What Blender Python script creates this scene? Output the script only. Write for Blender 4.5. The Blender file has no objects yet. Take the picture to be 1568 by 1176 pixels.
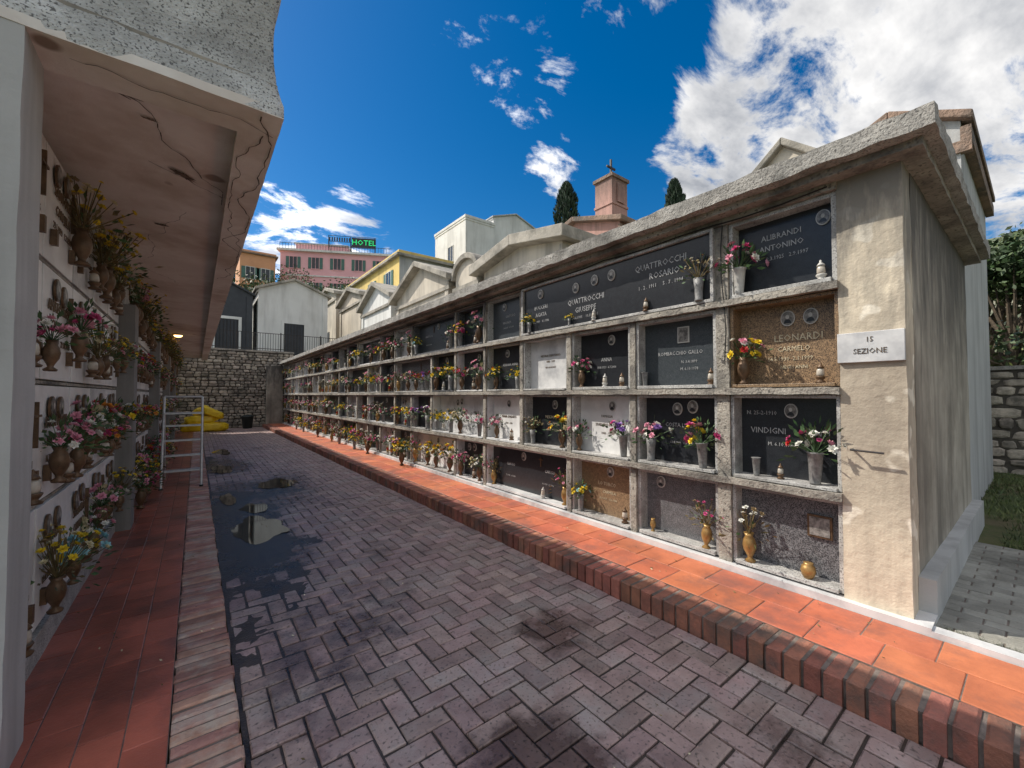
import bpy, math, random
from mathutils import Vector, Matrix, noise
R = random.Random(7)
S = bpy.context.scene
rad = math.radians

# ---------------------------------------------------------------- materials
def newmat(name):
    m = bpy.data.materials.new(name); m.use_nodes = True
    nt = m.node_tree
    return m, nt, nt.nodes['Principled BSDF']

def mixcol(nt, a, b, fac, mode='MIX'):
    n = nt.nodes.new('ShaderNodeMix'); n.data_type = 'RGBA'; n.blend_type = mode
    for sock, val in ((n.inputs[0], fac), (n.inputs[6], a), (n.inputs[7], b)):
        if isinstance(val, bpy.types.NodeSocket):
            nt.links.new(val, sock)
        else:
            sock.default_value = val if not isinstance(val, tuple) else (*val[:3], 1)
    return n.outputs[2]

def ramp(nt, src, p0, p1, c0=(0, 0, 0), c1=(1, 1, 1)):
    r = nt.nodes.new('ShaderNodeValToRGB')
    r.color_ramp.elements[0].position = p0; r.color_ramp.elements[1].position = p1
    r.color_ramp.elements[0].color = (*c0, 1); r.color_ramp.elements[1].color = (*c1, 1)
    nt.links.new(src, r.inputs[0]); return r.outputs[0]

def tex(nt, kind, vec, scale, detail=3, rough=.6, stretch=None):
    if stretch:
        mp = nt.nodes.new('ShaderNodeMapping'); nt.links.new(vec, mp.inputs[0]); mp.inputs['Scale'].default_value = stretch; vec = mp.outputs[0]
    n = nt.nodes.new('ShaderNodeTexNoise'); n.inputs['Scale'].default_value = scale
    n.inputs['Detail'].default_value = detail; n.inputs['Roughness'].default_value = rough
    nt.links.new(vec, n.inputs['Vector']); return n.outputs[0]

def M(name, c1, c2=None, scale=4, rough=.85, bump=.3, bscale=40, island=0, speck=None, speck_scale=120,
      speck_pos=(.55, .62), streak=None, streak_amt=.6, streak_st=(5, 5, .45), blotch=None, metallic=0, local=False, spec=None, bdist=.01, wet=False, hue=0, zdirt=None):
    m, nt, b = newmat(name)
    if local:
        g = nt.nodes.new('ShaderNodeTexCoord'); pos = g.outputs['Object']
    else:
        g = nt.nodes.new('ShaderNodeNewGeometry'); pos = g.outputs['Position']
    c2 = c2 or tuple(x * .7 for x in c1)
    n1 = tex(nt, 'noise', pos, scale)
    col = ramp(nt, n1, .35, .65, c1, c2)
    if blotch:
        col = mixcol(nt, col, blotch, ramp(nt, tex(nt, 'noise', pos, scale * .37, 5, .7), .48, .66))
    if speck:
        col = mixcol(nt, col, speck, ramp(nt, tex(nt, 'noise', pos, speck_scale, 1, .5), *speck_pos))
    if streak:
        st = ramp(nt, tex(nt, 'noise', pos, 1, 4, .6, streak_st), .45, .7, (0, 0, 0), (streak_amt,) * 3)
        col = mixcol(nt, col, streak, st)
    if zdirt:   # grime that gathers between two heights
        z0, z1, dc, amt = zdirt
        sx = nt.nodes.new('ShaderNodeSeparateXYZ'); nt.links.new(pos, sx.inputs[0])
        mr = nt.nodes.new('ShaderNodeMapRange'); nt.links.new(sx.outputs[2], mr.inputs[0])
        mr.inputs[1].default_value = z0; mr.inputs[2].default_value = z1; mr.inputs[3].default_value = 0; mr.inputs[4].default_value = .55
        ad = nt.nodes.new('ShaderNodeMath'); ad.operation = 'ADD'; nt.links.new(mr.outputs[0], ad.inputs[0])
        nt.links.new(tex(nt, 'noise', pos, 1, 5, .65, (7, 7, 1.6)), ad.inputs[1])
        col = mixcol(nt, col, dc, ramp(nt, ad.outputs[0], .6, .95, (0, 0, 0), (amt,) * 3))
    if island:
        gi = nt.nodes.new('ShaderNodeNewGeometry')
        hs = nt.nodes.new('ShaderNodeHueSaturation')
        mr = nt.nodes.new('ShaderNodeMapRange'); nt.links.new(gi.outputs['Random Per Island'], mr.inputs[0])
        mr.inputs[3].default_value = 1 - island; mr.inputs[4].default_value = 1 + island
        nt.links.new(mr.outputs[0], hs.inputs['Value']); nt.links.new(col, hs.inputs['Color'])
        if hue:
            ml = nt.nodes.new('ShaderNodeMath'); ml.operation = 'MULTIPLY'; ml.inputs[1].default_value = 7.13
            fr = nt.nodes.new('ShaderNodeMath'); fr.operation = 'FRACT'
            nt.links.new(gi.outputs['Random Per Island'], ml.inputs[0]); nt.links.new(ml.outputs[0], fr.inputs[0])
            m2 = nt.nodes.new('ShaderNodeMapRange'); nt.links.new(fr.outputs[0], m2.inputs[0])
            m2.inputs[3].default_value = .5 - hue; m2.inputs[4].default_value = .5 + hue
            nt.links.new(m2.outputs[0], hs.inputs['Hue'])
        col = hs.outputs[0]
    b.inputs['Roughness'].default_value = rough
    if wet:
        at = nt.nodes.new('ShaderNodeAttribute'); at.attribute_name = 'wet'
        dark = mixcol(nt, col, (.33, .29, .28), 1.0, 'MULTIPLY')
        nz = tex(nt, 'noise', pos, 5, 5, .7)
        ad = nt.nodes.new('ShaderNodeMath'); ad.operation = 'ADD'; nt.links.new(at.outputs['Fac'], ad.inputs[0]); nt.links.new(nz, ad.inputs[1])
        w = ramp(nt, ad.outputs[0], .72, .98)
        col = mixcol(nt, col, dark, w)
        mr = nt.nodes.new('ShaderNodeMapRange'); nt.links.new(w, mr.inputs[0])
        mr.inputs[3].default_value = rough; mr.inputs[4].default_value = .26
        nt.links.new(mr.outputs[0], b.inputs['Roughness'])
    nt.links.new(col, b.inputs['Base Color'])
    b.inputs['Metallic'].default_value = metallic
    if spec is not None: b.inputs['Specular IOR Level'].default_value = spec
    if bump:
        bp = nt.nodes.new('ShaderNodeBump'); bp.inputs['Strength'].default_value = bump; bp.inputs['Distance'].default_value = bdist
        nt.links.new(tex(nt, 'noise', pos, bscale, 3, .65), bp.inputs['Height'])
        nt.links.new(bp.outputs[0], b.inputs['Normal'])
    return m

paver = M('paver_brick', (.42, .295, .265), (.29, .2, .18), 6, .5, .55, 60, island=.22, wet=True, hue=.012, speck=(.14, .105, .095), speck_scale=50, speck_pos=(.58, .74), blotch=(.35, .29, .265))
soil = M('joint_soil', (.07, .052, .042), (.035, .027, .022), 5, .5, .8, 50, wet=True)
redbrick = M('kerb_brick', (.38, .145, .095), (.23, .095, .065), 8, .75, .7, 60, island=.28, hue=.01, blotch=(.13, .085, .07))
oldbrick = M('strip_brick', (.48, .26, .2), (.33, .17, .13), 8, .7, .7, 60, island=.28, hue=.012, blotch=(.46, .38, .32))
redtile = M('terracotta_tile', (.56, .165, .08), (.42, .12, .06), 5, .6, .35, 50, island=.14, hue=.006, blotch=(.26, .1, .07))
redtile2 = M('terracotta_tile_shaded', (.46, .13, .085), (.32, .095, .062), 3, .3, .3, 50, island=.2, blotch=(.17, .065, .05))  # darker copy of terracotta_tile, canopy shade put into the colour
grout = M('mortar_grout', (.22, .175, .15), (.11, .09, .075), 12, .9, .4, 80)
cement = M('rough_cement', (.41, .375, .32), (.27, .245, .21), 5, .92, .8, 45, blotch=(.115, .105, .095), speck=(.13, .12, .105), speck_scale=38, speck_pos=(.59, .7), bdist=.018)
capcem = M('cap_cement', (.4, .38, .345), (.28, .265, .24), 7, .95, .9, 40, blotch=(.15, .145, .13), speck=(.14, .13, .12), speck_scale=60, speck_pos=(.55, .7), bdist=.015)
parcem = M('parapet_cement', (.68, .68, .66), (.52, .52, .5), 5, .95, .9, 60, blotch=(.34, .335, .32), speck=(.16, .16, .155), speck_scale=85, speck_pos=(.56, .66), bdist=.015)
plaster = M('stained_plaster', (.7, .61, .47), (.58, .5, .385), 1.6, .9, .6, 16, blotch=(.38, .32, .25), streak=(.24, .2, .155), streak_amt=.6, speck=(.76, .69, .57), speck_scale=5, speck_pos=(.6, .63), bdist=.014, zdirt=(1.9, 3.25, (.15, .14, .125), .85))
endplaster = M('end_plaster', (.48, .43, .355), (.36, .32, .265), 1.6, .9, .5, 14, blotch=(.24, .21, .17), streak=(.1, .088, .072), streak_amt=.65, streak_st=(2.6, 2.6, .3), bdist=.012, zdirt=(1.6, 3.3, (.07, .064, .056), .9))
soffit = M('soffit_plaster', (.84, .8, .745), (.74, .69, .635), 1.5, .9, .3, 22, blotch=(.54, .455, .38), speck=(.32, .25, .2), speck_scale=3.1, speck_pos=(.73, .77))
marble_fr = M('frame_marble', (.52, .51, .485), (.36, .35, .335), 9, .6, .25, 60, speck=(.2, .19, .185), speck_scale=90, blotch=(.24, .23, .215))
black_g = M('black_granite', (.012, .013, .016), (.02, .022, .026), 20, .3, 0, speck=(.06, .065, .075), speck_scale=420, speck_pos=(.6, .66))
grey_g = M('grey_granite', (.22, .22, .23), (.13, .13, .135), 30, .4, .1, 80, speck=(.035, .035, .04), speck_scale=160, speck_pos=(.48, .56))
dark_g = M('dark_grey_granite', (.03, .037, .042), (.045, .053, .06), 30, .3, 0, speck=(.1, .11, .12), speck_scale=260, speck_pos=(.58, .64))
brown_g = M('brown_granite', (.38, .25, .14), (.23, .15, .085), 30, .4, .1, 80, speck=(.07, .045, .03), speck_scale=170, speck_pos=(.5, .57))
white_m = M('white_marble', (.84, .83, .81), (.74, .73, .72), 3, .35, .08, 30, blotch=(.58, .57, .56))
white_m2 = M('veined_marble', (.68, .67, .66), (.55, .55, .55), 5, .4, .08, 30, blotch=(.38, .38, .39))
letter_s = M('silver_letter', (.46, .46, .46), (.3, .3, .3), 60, .45, 0)
letter_g = M('gilt_letter', (.66, .58, .42), (.5, .42, .28), 60, .45, 0)
letter_b = M('bronze_letter', (.13, .085, .045), (.08, .05, .03), 3, .5, 0)
photo_m = M('portrait_photo', (.3, .28, .26), (.08, .075, .07), 30, .3, 0)
porcelain = M('porcelain_rim', (.6, .58, .54), (.5, .48, .45), 3, .3, 0)
bronze = M('bronze', (.17, .1, .055), (.09, .055, .03), 18, .45, .2, 50, metallic=.35, local=True)
brass = M('brass', (.42, .25, .085), (.25, .15, .05), 15, .4, .15, 50, metallic=.45, local=True)
vwhite = M('white_stone_vase', (.58, .56, .52), (.4, .385, .36), 10, .5, .2, 50, local=True)
vgrey = M('grey_stone_vase', (.24, .235, .23), (.14, .138, .135), 40, .5, .2, 80, local=True)
glassy = M('lantern_glass', (.55, .5, .42), (.35, .3, .25), 14, .25, 0, local=True)
redgl = M('red_lantern_glass', (.45, .03, .02), (.3, .02, .02), 10, .2, 0, local=True)
def petal(n, c, d=None): return M('petal_' + n, c, d or tuple(x * .75 for x in c), 30, .65, 0, island=.22, local=True)
P = dict(white=petal('white', (.84, .82, .74)), pink=petal('pink', (.78, .34, .44)), mag=petal('magenta', (.62, .08, .24)),
         red=petal('red', (.6, .035, .035)), yel=petal('yellow', (.86, .64, .03)), blue=petal('teal', (.3, .58, .62)),
         pur=petal('purple', (.3, .16, .46)), dry=petal('dry', (.34, .24, .12)), cream=petal('cream', (.74, .66, .42)), orange=petal('orange', (.7, .28, .04)))
leaf = M('bouquet_leaf', (.06, .12, .035), (.03, .07, .025), 30, .6, 0, island=.4, local=True)
leafdry = M('dry_leaf', (.18, .14, .055), (.1, .07, .03), 30, .8, 0, island=.4, local=True)
treeleaf = M('tree_leaf', (.05, .085, .024), (.025, .05, .015), 1.2, .6, 0, island=.5, hue=.02)
treeleaf2 = M('tree_leaf_olive', (.115, .14, .042), (.055, .08, .025), 1.2, .6, 0, island=.5, hue=.02)
cypleaf = M('cypress_leaf', (.022, .046, .018), (.012, .027, .012), 2, .75, 0, island=.4)
bark = M('bark', (.12, .09, .06), (.06, .045, .03), 12, .9, .8, 30)
stone = M('rubble_stone', (.46, .4, .33), (.28, .245, .2), 7, .9, .9, 30, island=.38, hue=.01, blotch=(.15, .135, .11), bdist=.02)
stonemort = M('rubble_mortar', (.1, .088, .072), (.05, .043, .036), 9, .95, .8, 40)
iron = M('wrought_iron', (.02, .02, .022), (.035, .025, .02), 20, .6, 0)
alu = M('aluminium', (.62, .63, .64), (.5, .51, .52), 12, .4, .05, 30, metallic=.5)
yellowp = M('yellow_tarpaulin', (.85, .6, .02), (.75, .5, .015), 4, .45, .5, 9, bdist=.03)
binm = M('dark_bin_plastic', (.02, .03, .028), (.012, .018, .016), 6, .5, 0)
grass = M('grass', (.12, .15, .04), (.07, .1, .025), 3, .95, 1, 60, blotch=(.19, .15, .08), bdist=.05)
greypav = M('grey_paver', (.34, .33, .29), (.23, .22, .19), 4, .85, .6, 60, island=.16, blotch=(.14, .135, .115))
w_white = M('white_render', (.74, .73, .7), (.64, .63, .6), .6, .9, .2, 20, streak=(.38, .36, .33), streak_amt=.5, streak_st=(2, 2, .3))
w_cream = M('cream_render', (.62, .55, .45), (.48, .43, .36), .8, .9, .3, 20, streak=(.22, .19, .155), streak_amt=.6, streak_st=(2.5, 2.5, .3))
w_grey = M('grey_render', (.5, .5, .49), (.4, .4, .39), .8, .9, .3, 20, streak=(.24, .235, .225), streak_amt=.6, streak_st=(4, 4, .35))
w_dkgrey = M('dark_grey_render', (.27, .26, .25), (.19, .185, .175), .8, .9, .3, 20, streak=(.1, .1, .09), streak_amt=.6)
w_pink = M('pink_render', (.8, .44, .46), (.72, .38, .4), .4, .9, .1, 20)
w_rose = M('rose_render', (.5, .29, .24), (.4, .225, .185), 1.2, .9, .4, 20, streak=(.22, .14, .11), zdirt=(8.2, 9.4, (.16, .11, .09), .7))
w_yel = M('yellow_render', (.78, .58, .2), (.68, .5, .17), .5, .9, .1, 20, streak=(.4, .3, .12), streak_amt=.5, streak_st=(1.5, 1.5, .2))
w_orange = M('orange_render', (.7, .36, .2), (.6, .29, .16), .5, .9, .1, 20)
w_dark = M('dark_slate', (.045, .05, .058), (.03, .033, .04), 2, .6, .2, 20)
rooftile = M('roof_tile', (.3, .2, .145), (.2, .14, .105), 3, .9, .8, 12, blotch=(.11, .095, .08), bdist=.05)
roofgrey = M('roof_cement', (.43, .39, .33), (.29, .265, .225), 2, .95, .8, 18, blotch=(.15, .14, .12), bdist=.02)
glass = M('window_glass', (.03, .035, .045), (.02, .025, .03), 2, .12, 0)
shutter = M('green_shutter', (.08, .17, .14), (.055, .12, .1), 5, .6, 0)
hillm = M('hill_green', (.11, .14, .07), (.065, .095, .045), .05, .95, 1, .5, blotch=(.22, .21, .15), bdist=1)
crackm = M('crack_shadow', (.1, .08, .065), (.06, .045, .035), 10, .95, 0)
exposed = M('exposed_concrete', (.17, .12, .09), (.08, .06, .045), 14, .95, .9, 40)
cablem = M('black_cable', (.015, .015, .015), None, 5, .6, 0)

def emis(name, c, s):
    m, nt, b = newmat(name); b.inputs['Base Color'].default_value = (*c, 1)
    b.inputs['Emission Color'].default_value = (*c, 1); b.inputs['Emission Strength'].default_value = s; return m
neon = emis('green_sign_letter', (.03, .65, .2), .8)
lampglow = emis('lamp_glass_lit', (1, .6, .22), 6)
m_water, nt, b = newmat('puddle_water'); b.inputs['Base Color'].default_value = (.035, .03, .025, 1); b.inputs['Roughness'].default_value = .04
b.inputs['Specular IOR Level'].default_value = 1.0

# ---------------------------------------------------------------- mesh builder
class MB:
    def __init__(s): s.v = []; s.f = []; s.m = []; s.mats = []
    def mi(s, mat):
        if mat not in s.mats: s.mats.append(mat)
        return s.mats.index(mat)
    def add(s, vs, fs, mat, mtx=None):
        o = len(s.v); i = s.mi(mat)
        s.v += [tuple(mtx @ Vector(p)) if mtx else tuple(p) for p in vs]
        s.f += [tuple(o + k for k in f) for f in fs]; s.m += [i] * len(fs)
    def box(s, x0, x1, y0, y1, z0, z1, mat, mtx=None):
        s.add([(x0, y0, z0), (x1, y0, z0), (x1, y1, z0), (x0, y1, z0), (x0, y0, z1), (x1, y0, z1), (x1, y1, z1), (x0, y1, z1)],
              [(0, 3, 2, 1), (4, 5, 6, 7), (0, 1, 5, 4), (1, 2, 6, 5), (2, 3, 7, 6), (3, 0, 4, 7)], mat, mtx)
    def brick(s, x0, x1, y0, y1, z0, z1, mat, b=.006, tilt=0):
        t = [R.uniform(-tilt, tilt) for _ in range(4)] if tilt else [0] * 4
        c = [b * R.uniform(.7, 2.2) for _ in range(4)] if tilt else [b] * 4
        s.add([(x0, y0, z0), (x1, y0, z0), (x1, y1, z0), (x0, y1, z0),
               (x0, y0, z1 - b + t[0]), (x1, y0, z1 - b + t[1]), (x1, y1, z1 - b + t[2]), (x0, y1, z1 - b + t[3]),
               (x0 + c[0], y0 + c[0], z1 + t[0]), (x1 - c[1], y0 + c[1], z1 + t[1]), (x1 - c[2], y1 - c[2], z1 + t[2]), (x0 + c[3], y1 - c[3], z1 + t[3])],
              [(8, 9, 10, 11), (0, 1, 5, 4), (1, 2, 6, 5), (2, 3, 7, 6), (3, 0, 4, 7), (4, 5, 9, 8), (5, 6, 10, 9), (6, 7, 11, 10), (7, 4, 8, 11)], mat)
    def rough(s, x0, x1, y0, y1, z0, z1, mat, step=.08, amp=.006, freq=9):
        nx = max(1, min(60, round((x1 - x0) / step))); ny = max(1, min(400, round((y1 - y0) / step))); nz = max(1, min(60, round((z1 - z0) / step)))
        def disp(p):
            n = noise.noise_vector(Vector(p) * freq); n2 = noise.noise_vector(Vector(p) * freq * 3.1)
            return (p[0] + n[0] * amp + n2[0] * amp * .4, p[1] + n[1] * amp + n2[1] * amp * .4, p[2] + n[2] * amp + n2[2] * amp * .4)
        def grid(o, a, na, bb, nb):
            vs = [disp(tuple(o[k] + a[k] * i / na + bb[k] * j / nb for k in range(3))) for j in range(nb + 1) for i in range(na + 1)]
            fs = [(j * (na + 1) + i, j * (na + 1) + i + 1, (j + 1) * (na + 1) + i + 1, (j + 1) * (na + 1) + i) for j in range(nb) for i in range(na)]
            s.add(vs, fs, mat)
        dx, dy, dz = x1 - x0, y1 - y0, z1 - z0
        grid((x0, y0, z0), (0, dy, 0), ny, (dx, 0, 0), nx)
        grid((x0, y0, z1), (dx, 0, 0), nx, (0, dy, 0), ny)
        grid((x0, y0, z0), (dx, 0, 0), nx, (0, 0, dz), nz)
        grid((x0, y1, z0), (0, 0, dz), nz, (dx, 0, 0), nx)
        grid((x0, y0, z0), (0, 0, dz), nz, (0, dy, 0), ny)
        grid((x1, y0, z0), (0, dy, 0), ny, (0, 0, dz), nz)
    def lathe(s, prof, c, seg, mat, mtx=None, sx=1, sy=1):
        vs = []; fs = []
        for r, z in prof:
            for k in range(seg):
                a = 2 * math.pi * k / seg; vs.append((c[0] + r * sx * math.cos(a), c[1] + r * sy * math.sin(a), c[2] + z))
        for j in range(len(prof) - 1):
            for k in range(seg):
                a, b2 = j * seg + k, j * seg + (k + 1) % seg
                fs.append((a, b2, b2 + seg, a + seg))
        fs.append(tuple(range(seg - 1, -1, -1))); fs.append(tuple(range((len(prof) - 1) * seg, len(prof) * seg)))
        s.add(vs, fs, mat, mtx)
    def tube(s, a, b2, r, mat, seg=8, r2=None):
        a = Vector(a); b2 = Vector(b2); d = b2 - a
        q = d.to_track_quat('Z', 'Y').to_matrix().to_4x4(); q.translation = a
        s.lathe([(r, 0), (r2 if r2 is not None else r, d.length)], (0, 0, 0), seg, mat, q)
    def extr(s, poly, axis, a, b2, mat):
        n = len(poly); vs = []
        for t in (a, b2):
            for p in poly:
                vs.append({'x': (t, p[0], p[1]), 'y': (p[0], t, p[1]), 'z': (p[0], p[1], t)}[axis])
        fs = [tuple(range(n)), tuple(range(2 * n - 1, n - 1, -1))] + [(i, (i + 1) % n, n + (i + 1) % n, n + i) for i in range(n)]
        s.add(vs, fs, mat)
    def obj(s, name, parent=None, bevel=0, smooth=False, fix=False):
        me = bpy.data.meshes.new(name); me.from_pydata(s.v, [], s.f); me.update()
        for m in s.mats: me.materials.append(m)
        me.polygons.foreach_set('material_index', s.m)
        if smooth: me.polygons.foreach_set('use_smooth', [True] * len(s.f))
        o = bpy.data.objects.new(name, me); S.collection.objects.link(o)
        if fix:
            import bmesh
            bm = bmesh.new(); bm.from_mesh(me); bmesh.ops.recalc_face_normals(bm, faces=bm.faces); bm.to_mesh(me); bm.free()
        if parent: o.parent = parent
        if bevel:
            md = o.modifiers.new('bevel', 'BEVEL'); md.width = bevel; md.segments = 2; md.limit_method = 'ANGLE'
        return o

def empty(name, loc=(0, 0, 0), rz=0):
    e = bpy.data.objects.new(name, None); e.location = loc; e.rotation_euler = (0, 0, rz); S.collection.objects.link(e); return e

_tc = {}
def text_geo(t):
    if t not in _tc:
        c = bpy.data.curves.new('t', 'FONT'); c.body = t; c.size = 1; c.align_x = 'CENTER'; c.align_y = 'CENTER'; c.resolution_u = 1; c.extrude = .03; c.offset = -.004
        o = bpy.data.objects.new('t', c); S.collection.objects.link(o)
        me = bpy.data.meshes.new_from_object(o)
        _tc[t] = ([tuple(v.co) for v in me.vertices], [tuple(p.vertices) for p in me.polygons])
        bpy.data.objects.remove(o); bpy.data.meshes.remove(me); bpy.data.curves.remove(c)
    return _tc[t]
def wall_text(mb, t, y, z, x, size, mat, side):
    vs, fs = text_geo(t)
    if side > 0:
        m = Matrix(((0, 0, -1, x), (-1, 0, 0, y), (0, 1, 0, z), (0, 0, 0, 1)))
    else:
        m = Matrix(((0, 0, 1, x), (1, 0, 0, y), (0, 1, 0, z), (0, 0, 0, 1)))
    mb.add(vs, fs, mat, m @ Matrix.Diagonal((size * .88, size, size, 1)))

# ---------------------------------------------------------------- bouquets / vases (shared meshes)
def bloom(mb, c, n, r, mat, RR):
    q = Vector(n).to_track_quat('Z', 'Y').to_matrix().to_4x4(); q.translation = Vector(c)
    for k, (np_, rr, h) in enumerate(((7, 1, .15), (6, .72, .4), (4, .4, .6))):
        for i in range(np_):
            a = 2 * math.pi * (i + RR.random() * .5) / np_; w = math.pi / np_ * 1.15
            R1 = r * rr * RR.uniform(.85, 1.1)
            p = lambda aa, q_, z: (q_ * math.cos(aa), q_ * math.sin(aa), z * r)
            mb.add([(0, 0, -.1 * r), p(a - w, R1 * .65, h * .7), p(a, R1, h), p(a + w, R1 * .65, h * .7)], [(0, 1, 2, 3)], mat, q)
PROF = {
 'amphora': [(.034, 0), (.038, .012), (.016, .03), (.02, .045), (.042, .09), (.048, .13), (.04, .17), (.026, .195), (.036, .22), (.03, .215)],
 'cyl': [(.036, 0), (.038, .01), (.032, .02), (.036, .12), (.045, .2), (.042, .2)],
 'cone': [(.028, 0), (.03, .01), (.042, .19), (.052, .2), (.046, .2)],
 'pot': [(.03, 0), (.05, .03), (.06, .07), (.052, .11), (.035, .125), (.04, .14), (.034, .14)],
}
def make_vase(seed, kind, vm, cols, size=1., n=14, dry=False, sprawl=1.):
    RR = random.Random(seed); mb = MB()
    mb.lathe(PROF[kind], (0, 0, 0), 14, vm)
    h = PROF[kind][-1][1]; ng = len(mb.f)
    for i in range(n):
        a = RR.uniform(0, 6.28); e = RR.uniform(.05, 1.25) if not dry else RR.uniform(.5, 1.4)
        L = RR.uniform(.08, .17) * size * (1.25 if dry else 1)
        d = Vector((math.cos(a) * math.cos(e) * sprawl, math.sin(a) * math.cos(e) * sprawl, math.sin(e)))
        c = Vector((0, 0, h + .015)) + d * L
        mb.tube((0, 0, h - .01), c, .0025, leaf if not dry else leafdry, 4)
        bloom(mb, c, d + Vector((RR.uniform(-.4, .4), RR.uniform(-.4, .4), .25)), RR.uniform(.02, .042) * size * (.55 if dry else 1), P[RR.choice(cols)], RR)
    for i in range(int(n * 3.4)):
        a = RR.uniform(0, 6.28); e = RR.uniform(-.35, 1.35); L = RR.uniform(.05, .18) * size
        d = Vector((math.cos(a) * math.cos(e), math.sin(a) * math.cos(e), math.sin(e)))
        c = Vector((0, 0, h)) + d * L; sd = d.cross(Vector((RR.random(), RR.random(), RR.random()))).normalized() * RR.uniform(.006, .014)
        t = d * RR.uniform(.035, .07)
        mb.add([c, c + t * .5 + sd, c + t, c + t * .5 - sd], [(0, 1, 2, 3)], leaf if not dry or RR.random() < .4 else leafdry)
    o = mb.obj('tmp'); me = o.data; me.name = 'flower_vase_mesh'; bpy.data.objects.remove(o)
    for p in me.polygons:
        if p.index < ng: p.use_smooth = True
    return me
VV = {
 'pinkwhite': make_vase(1, 'cone', vwhite, ['pink', 'white', 'pink', 'mag'], 1.05, 24),
 'drywhite': make_vase(2, 'cyl', vgrey, ['white', 'cream', 'dry'], 1.0, 20, True),
 'yelpink': make_vase(3, 'amphora', bronze, ['yel', 'yel', 'pink', 'red', 'white'], 1., 22),
 'yellow': make_vase(4, 'cyl', vgrey, ['yel', 'yel', 'cream'], 1., 20),
 'magyel': make_vase(5, 'cone', vgrey, ['mag', 'pink', 'yel', 'pink'], 1.1, 24),
 'white': make_vase(6, 'cyl', vgrey, ['white', 'white', 'pur', 'pink'], 1., 20),
 'redwhite': make_vase(7, 'cone', vgrey, ['red', 'white', 'mag', 'white', 'pink'], 1.05, 24),
 'dryyel': make_vase(8, 'amphora', brass, ['yel', 'dry', 'white'], 1.15, 14, True),
 'dryred': make_vase(9, 'amphora', brass, ['mag', 'pink', 'dry'], 1.1, 18, True),
 'blueyel': make_vase(10, 'cyl', vgrey, ['yel', 'blue', 'yel'], .9, 18),
 'pink': make_vase(11, 'amphora', bronze, ['pink', 'mag', 'pink', 'white'], 1., 22),
 'red': make_vase(12, 'amphora', bronze, ['red', 'mag', 'orange'], 1., 20),
 'purple': make_vase(13, 'cone', vgrey, ['pur', 'mag', 'white'], 1.05, 18),
 'teal': make_vase(14, 'amphora', bronze, ['blue', 'blue', 'blue', 'yel', 'white'], 1.35, 30),
 'yelbr': make_vase(15, 'amphora', bronze, ['yel', 'orange', 'yel', 'cream'], 1.1, 22),
 'whitebr': make_vase(16, 'amphora', bronze, ['white', 'cream', 'pink'], 1.1, 22),
 'drybr': make_vase(17, 'amphora', bronze, ['dry', 'yel', 'cream', 'yel'], 1.45, 34, True),
 'purbr': make_vase(18, 'amphora', bronze, ['mag', 'pink', 'pink', 'white'], 1.1, 22),
}
def place(kind, x, y, z, s=1., rz=None, name='flower_vase'):
    o = bpy.data.objects.new(name, VV[kind] if kind in VV else kind); S.collection.objects.link(o)
    o.location = (x, y, z); o.scale = (s, s, s); o.rotation_euler = (R.uniform(-.04, .04), R.uniform(-.04, .04), R.uniform(0, 6.28) if rz is None else rz); return o
def mk_lamp(glm, base):
    mb = MB()
    mb.lathe([(.035, 0), (.04, .01), (.02, .022), (.03, .035), (.038, .05), (.036, .056)], (0, 0, 0), 12, base)
    mb.lathe([(.026, .056), (.03, .075), (.027, .11), (.018, .125)], (0, 0, 0), 12, glm)
    mb.lathe([(.03, .125), (.022, .14), (.008, .155), (.01, .165), (.003, .175)], (0, 0, 0), 12, base)
    o = mb.obj('tmp', smooth=True); me = o.data; me.name = 'grave_lantern_mesh'; bpy.data.objects.remove(o); return me
LAMP = [mk_lamp(glassy, bronze), mk_lamp(glassy, vwhite), mk_lamp(redgl, brass)]
def solo(kind, mt):
    mb = MB(); mb.lathe(PROF[kind], (0, 0, 0), 14, mt); o = mb.obj('t', smooth=True); me = o.data; bpy.data.objects.remove(o); return me
EMPTYV = solo('cone', vgrey); EMPTYB = solo('amphora', brass); POT = solo('pot', brass)

# ---------------------------------------------------------------- ground, paving
def wetness(x, y):
    w = .7 * math.exp(-(((x - .6) / .55) ** 2 + ((y - 6.0) / 3.0) ** 2)) + .42 * math.exp(-(((x - 1.35) / .5) ** 2 + ((y - 8.8) / 1.2) ** 2))
    w += .65 * math.exp(-(((x - 1.25) / .34) ** 2 + ((y - 1.45) / .4) ** 2)) + .55 * math.exp(-(((x - 2.0) / .27) ** 2 + ((y - 2.15) / .3) ** 2))
    w += .4 * math.exp(-(((x - 2.3) / .3) ** 2 + ((y - .6) / .5) ** 2)) + .5 * math.exp(-(((x - .5) / .5) ** 2 + ((y - 12) / 2.0) ** 2))
    w += .42 * math.exp(-(((x - 1.6) / .3) ** 2 + ((y - 4.2) / .6) ** 2))
    w += .04 + .42 * noise.noise(Vector((x * 1.1, y * .9, 3.3)))
    return max(0, min(1, w))
def setwet(o):
    me = o.data; at = me.attributes.new('wet', 'FLOAT', 'POINT')
    at.data.foreach_set('value', [wetness(v.co.x, v.co.y) for v in me.vertices])
X0, X1, Y0, Y1 = .225, 2.745, -4., 25.
mb = MB(); w = .12; g = .006
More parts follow.
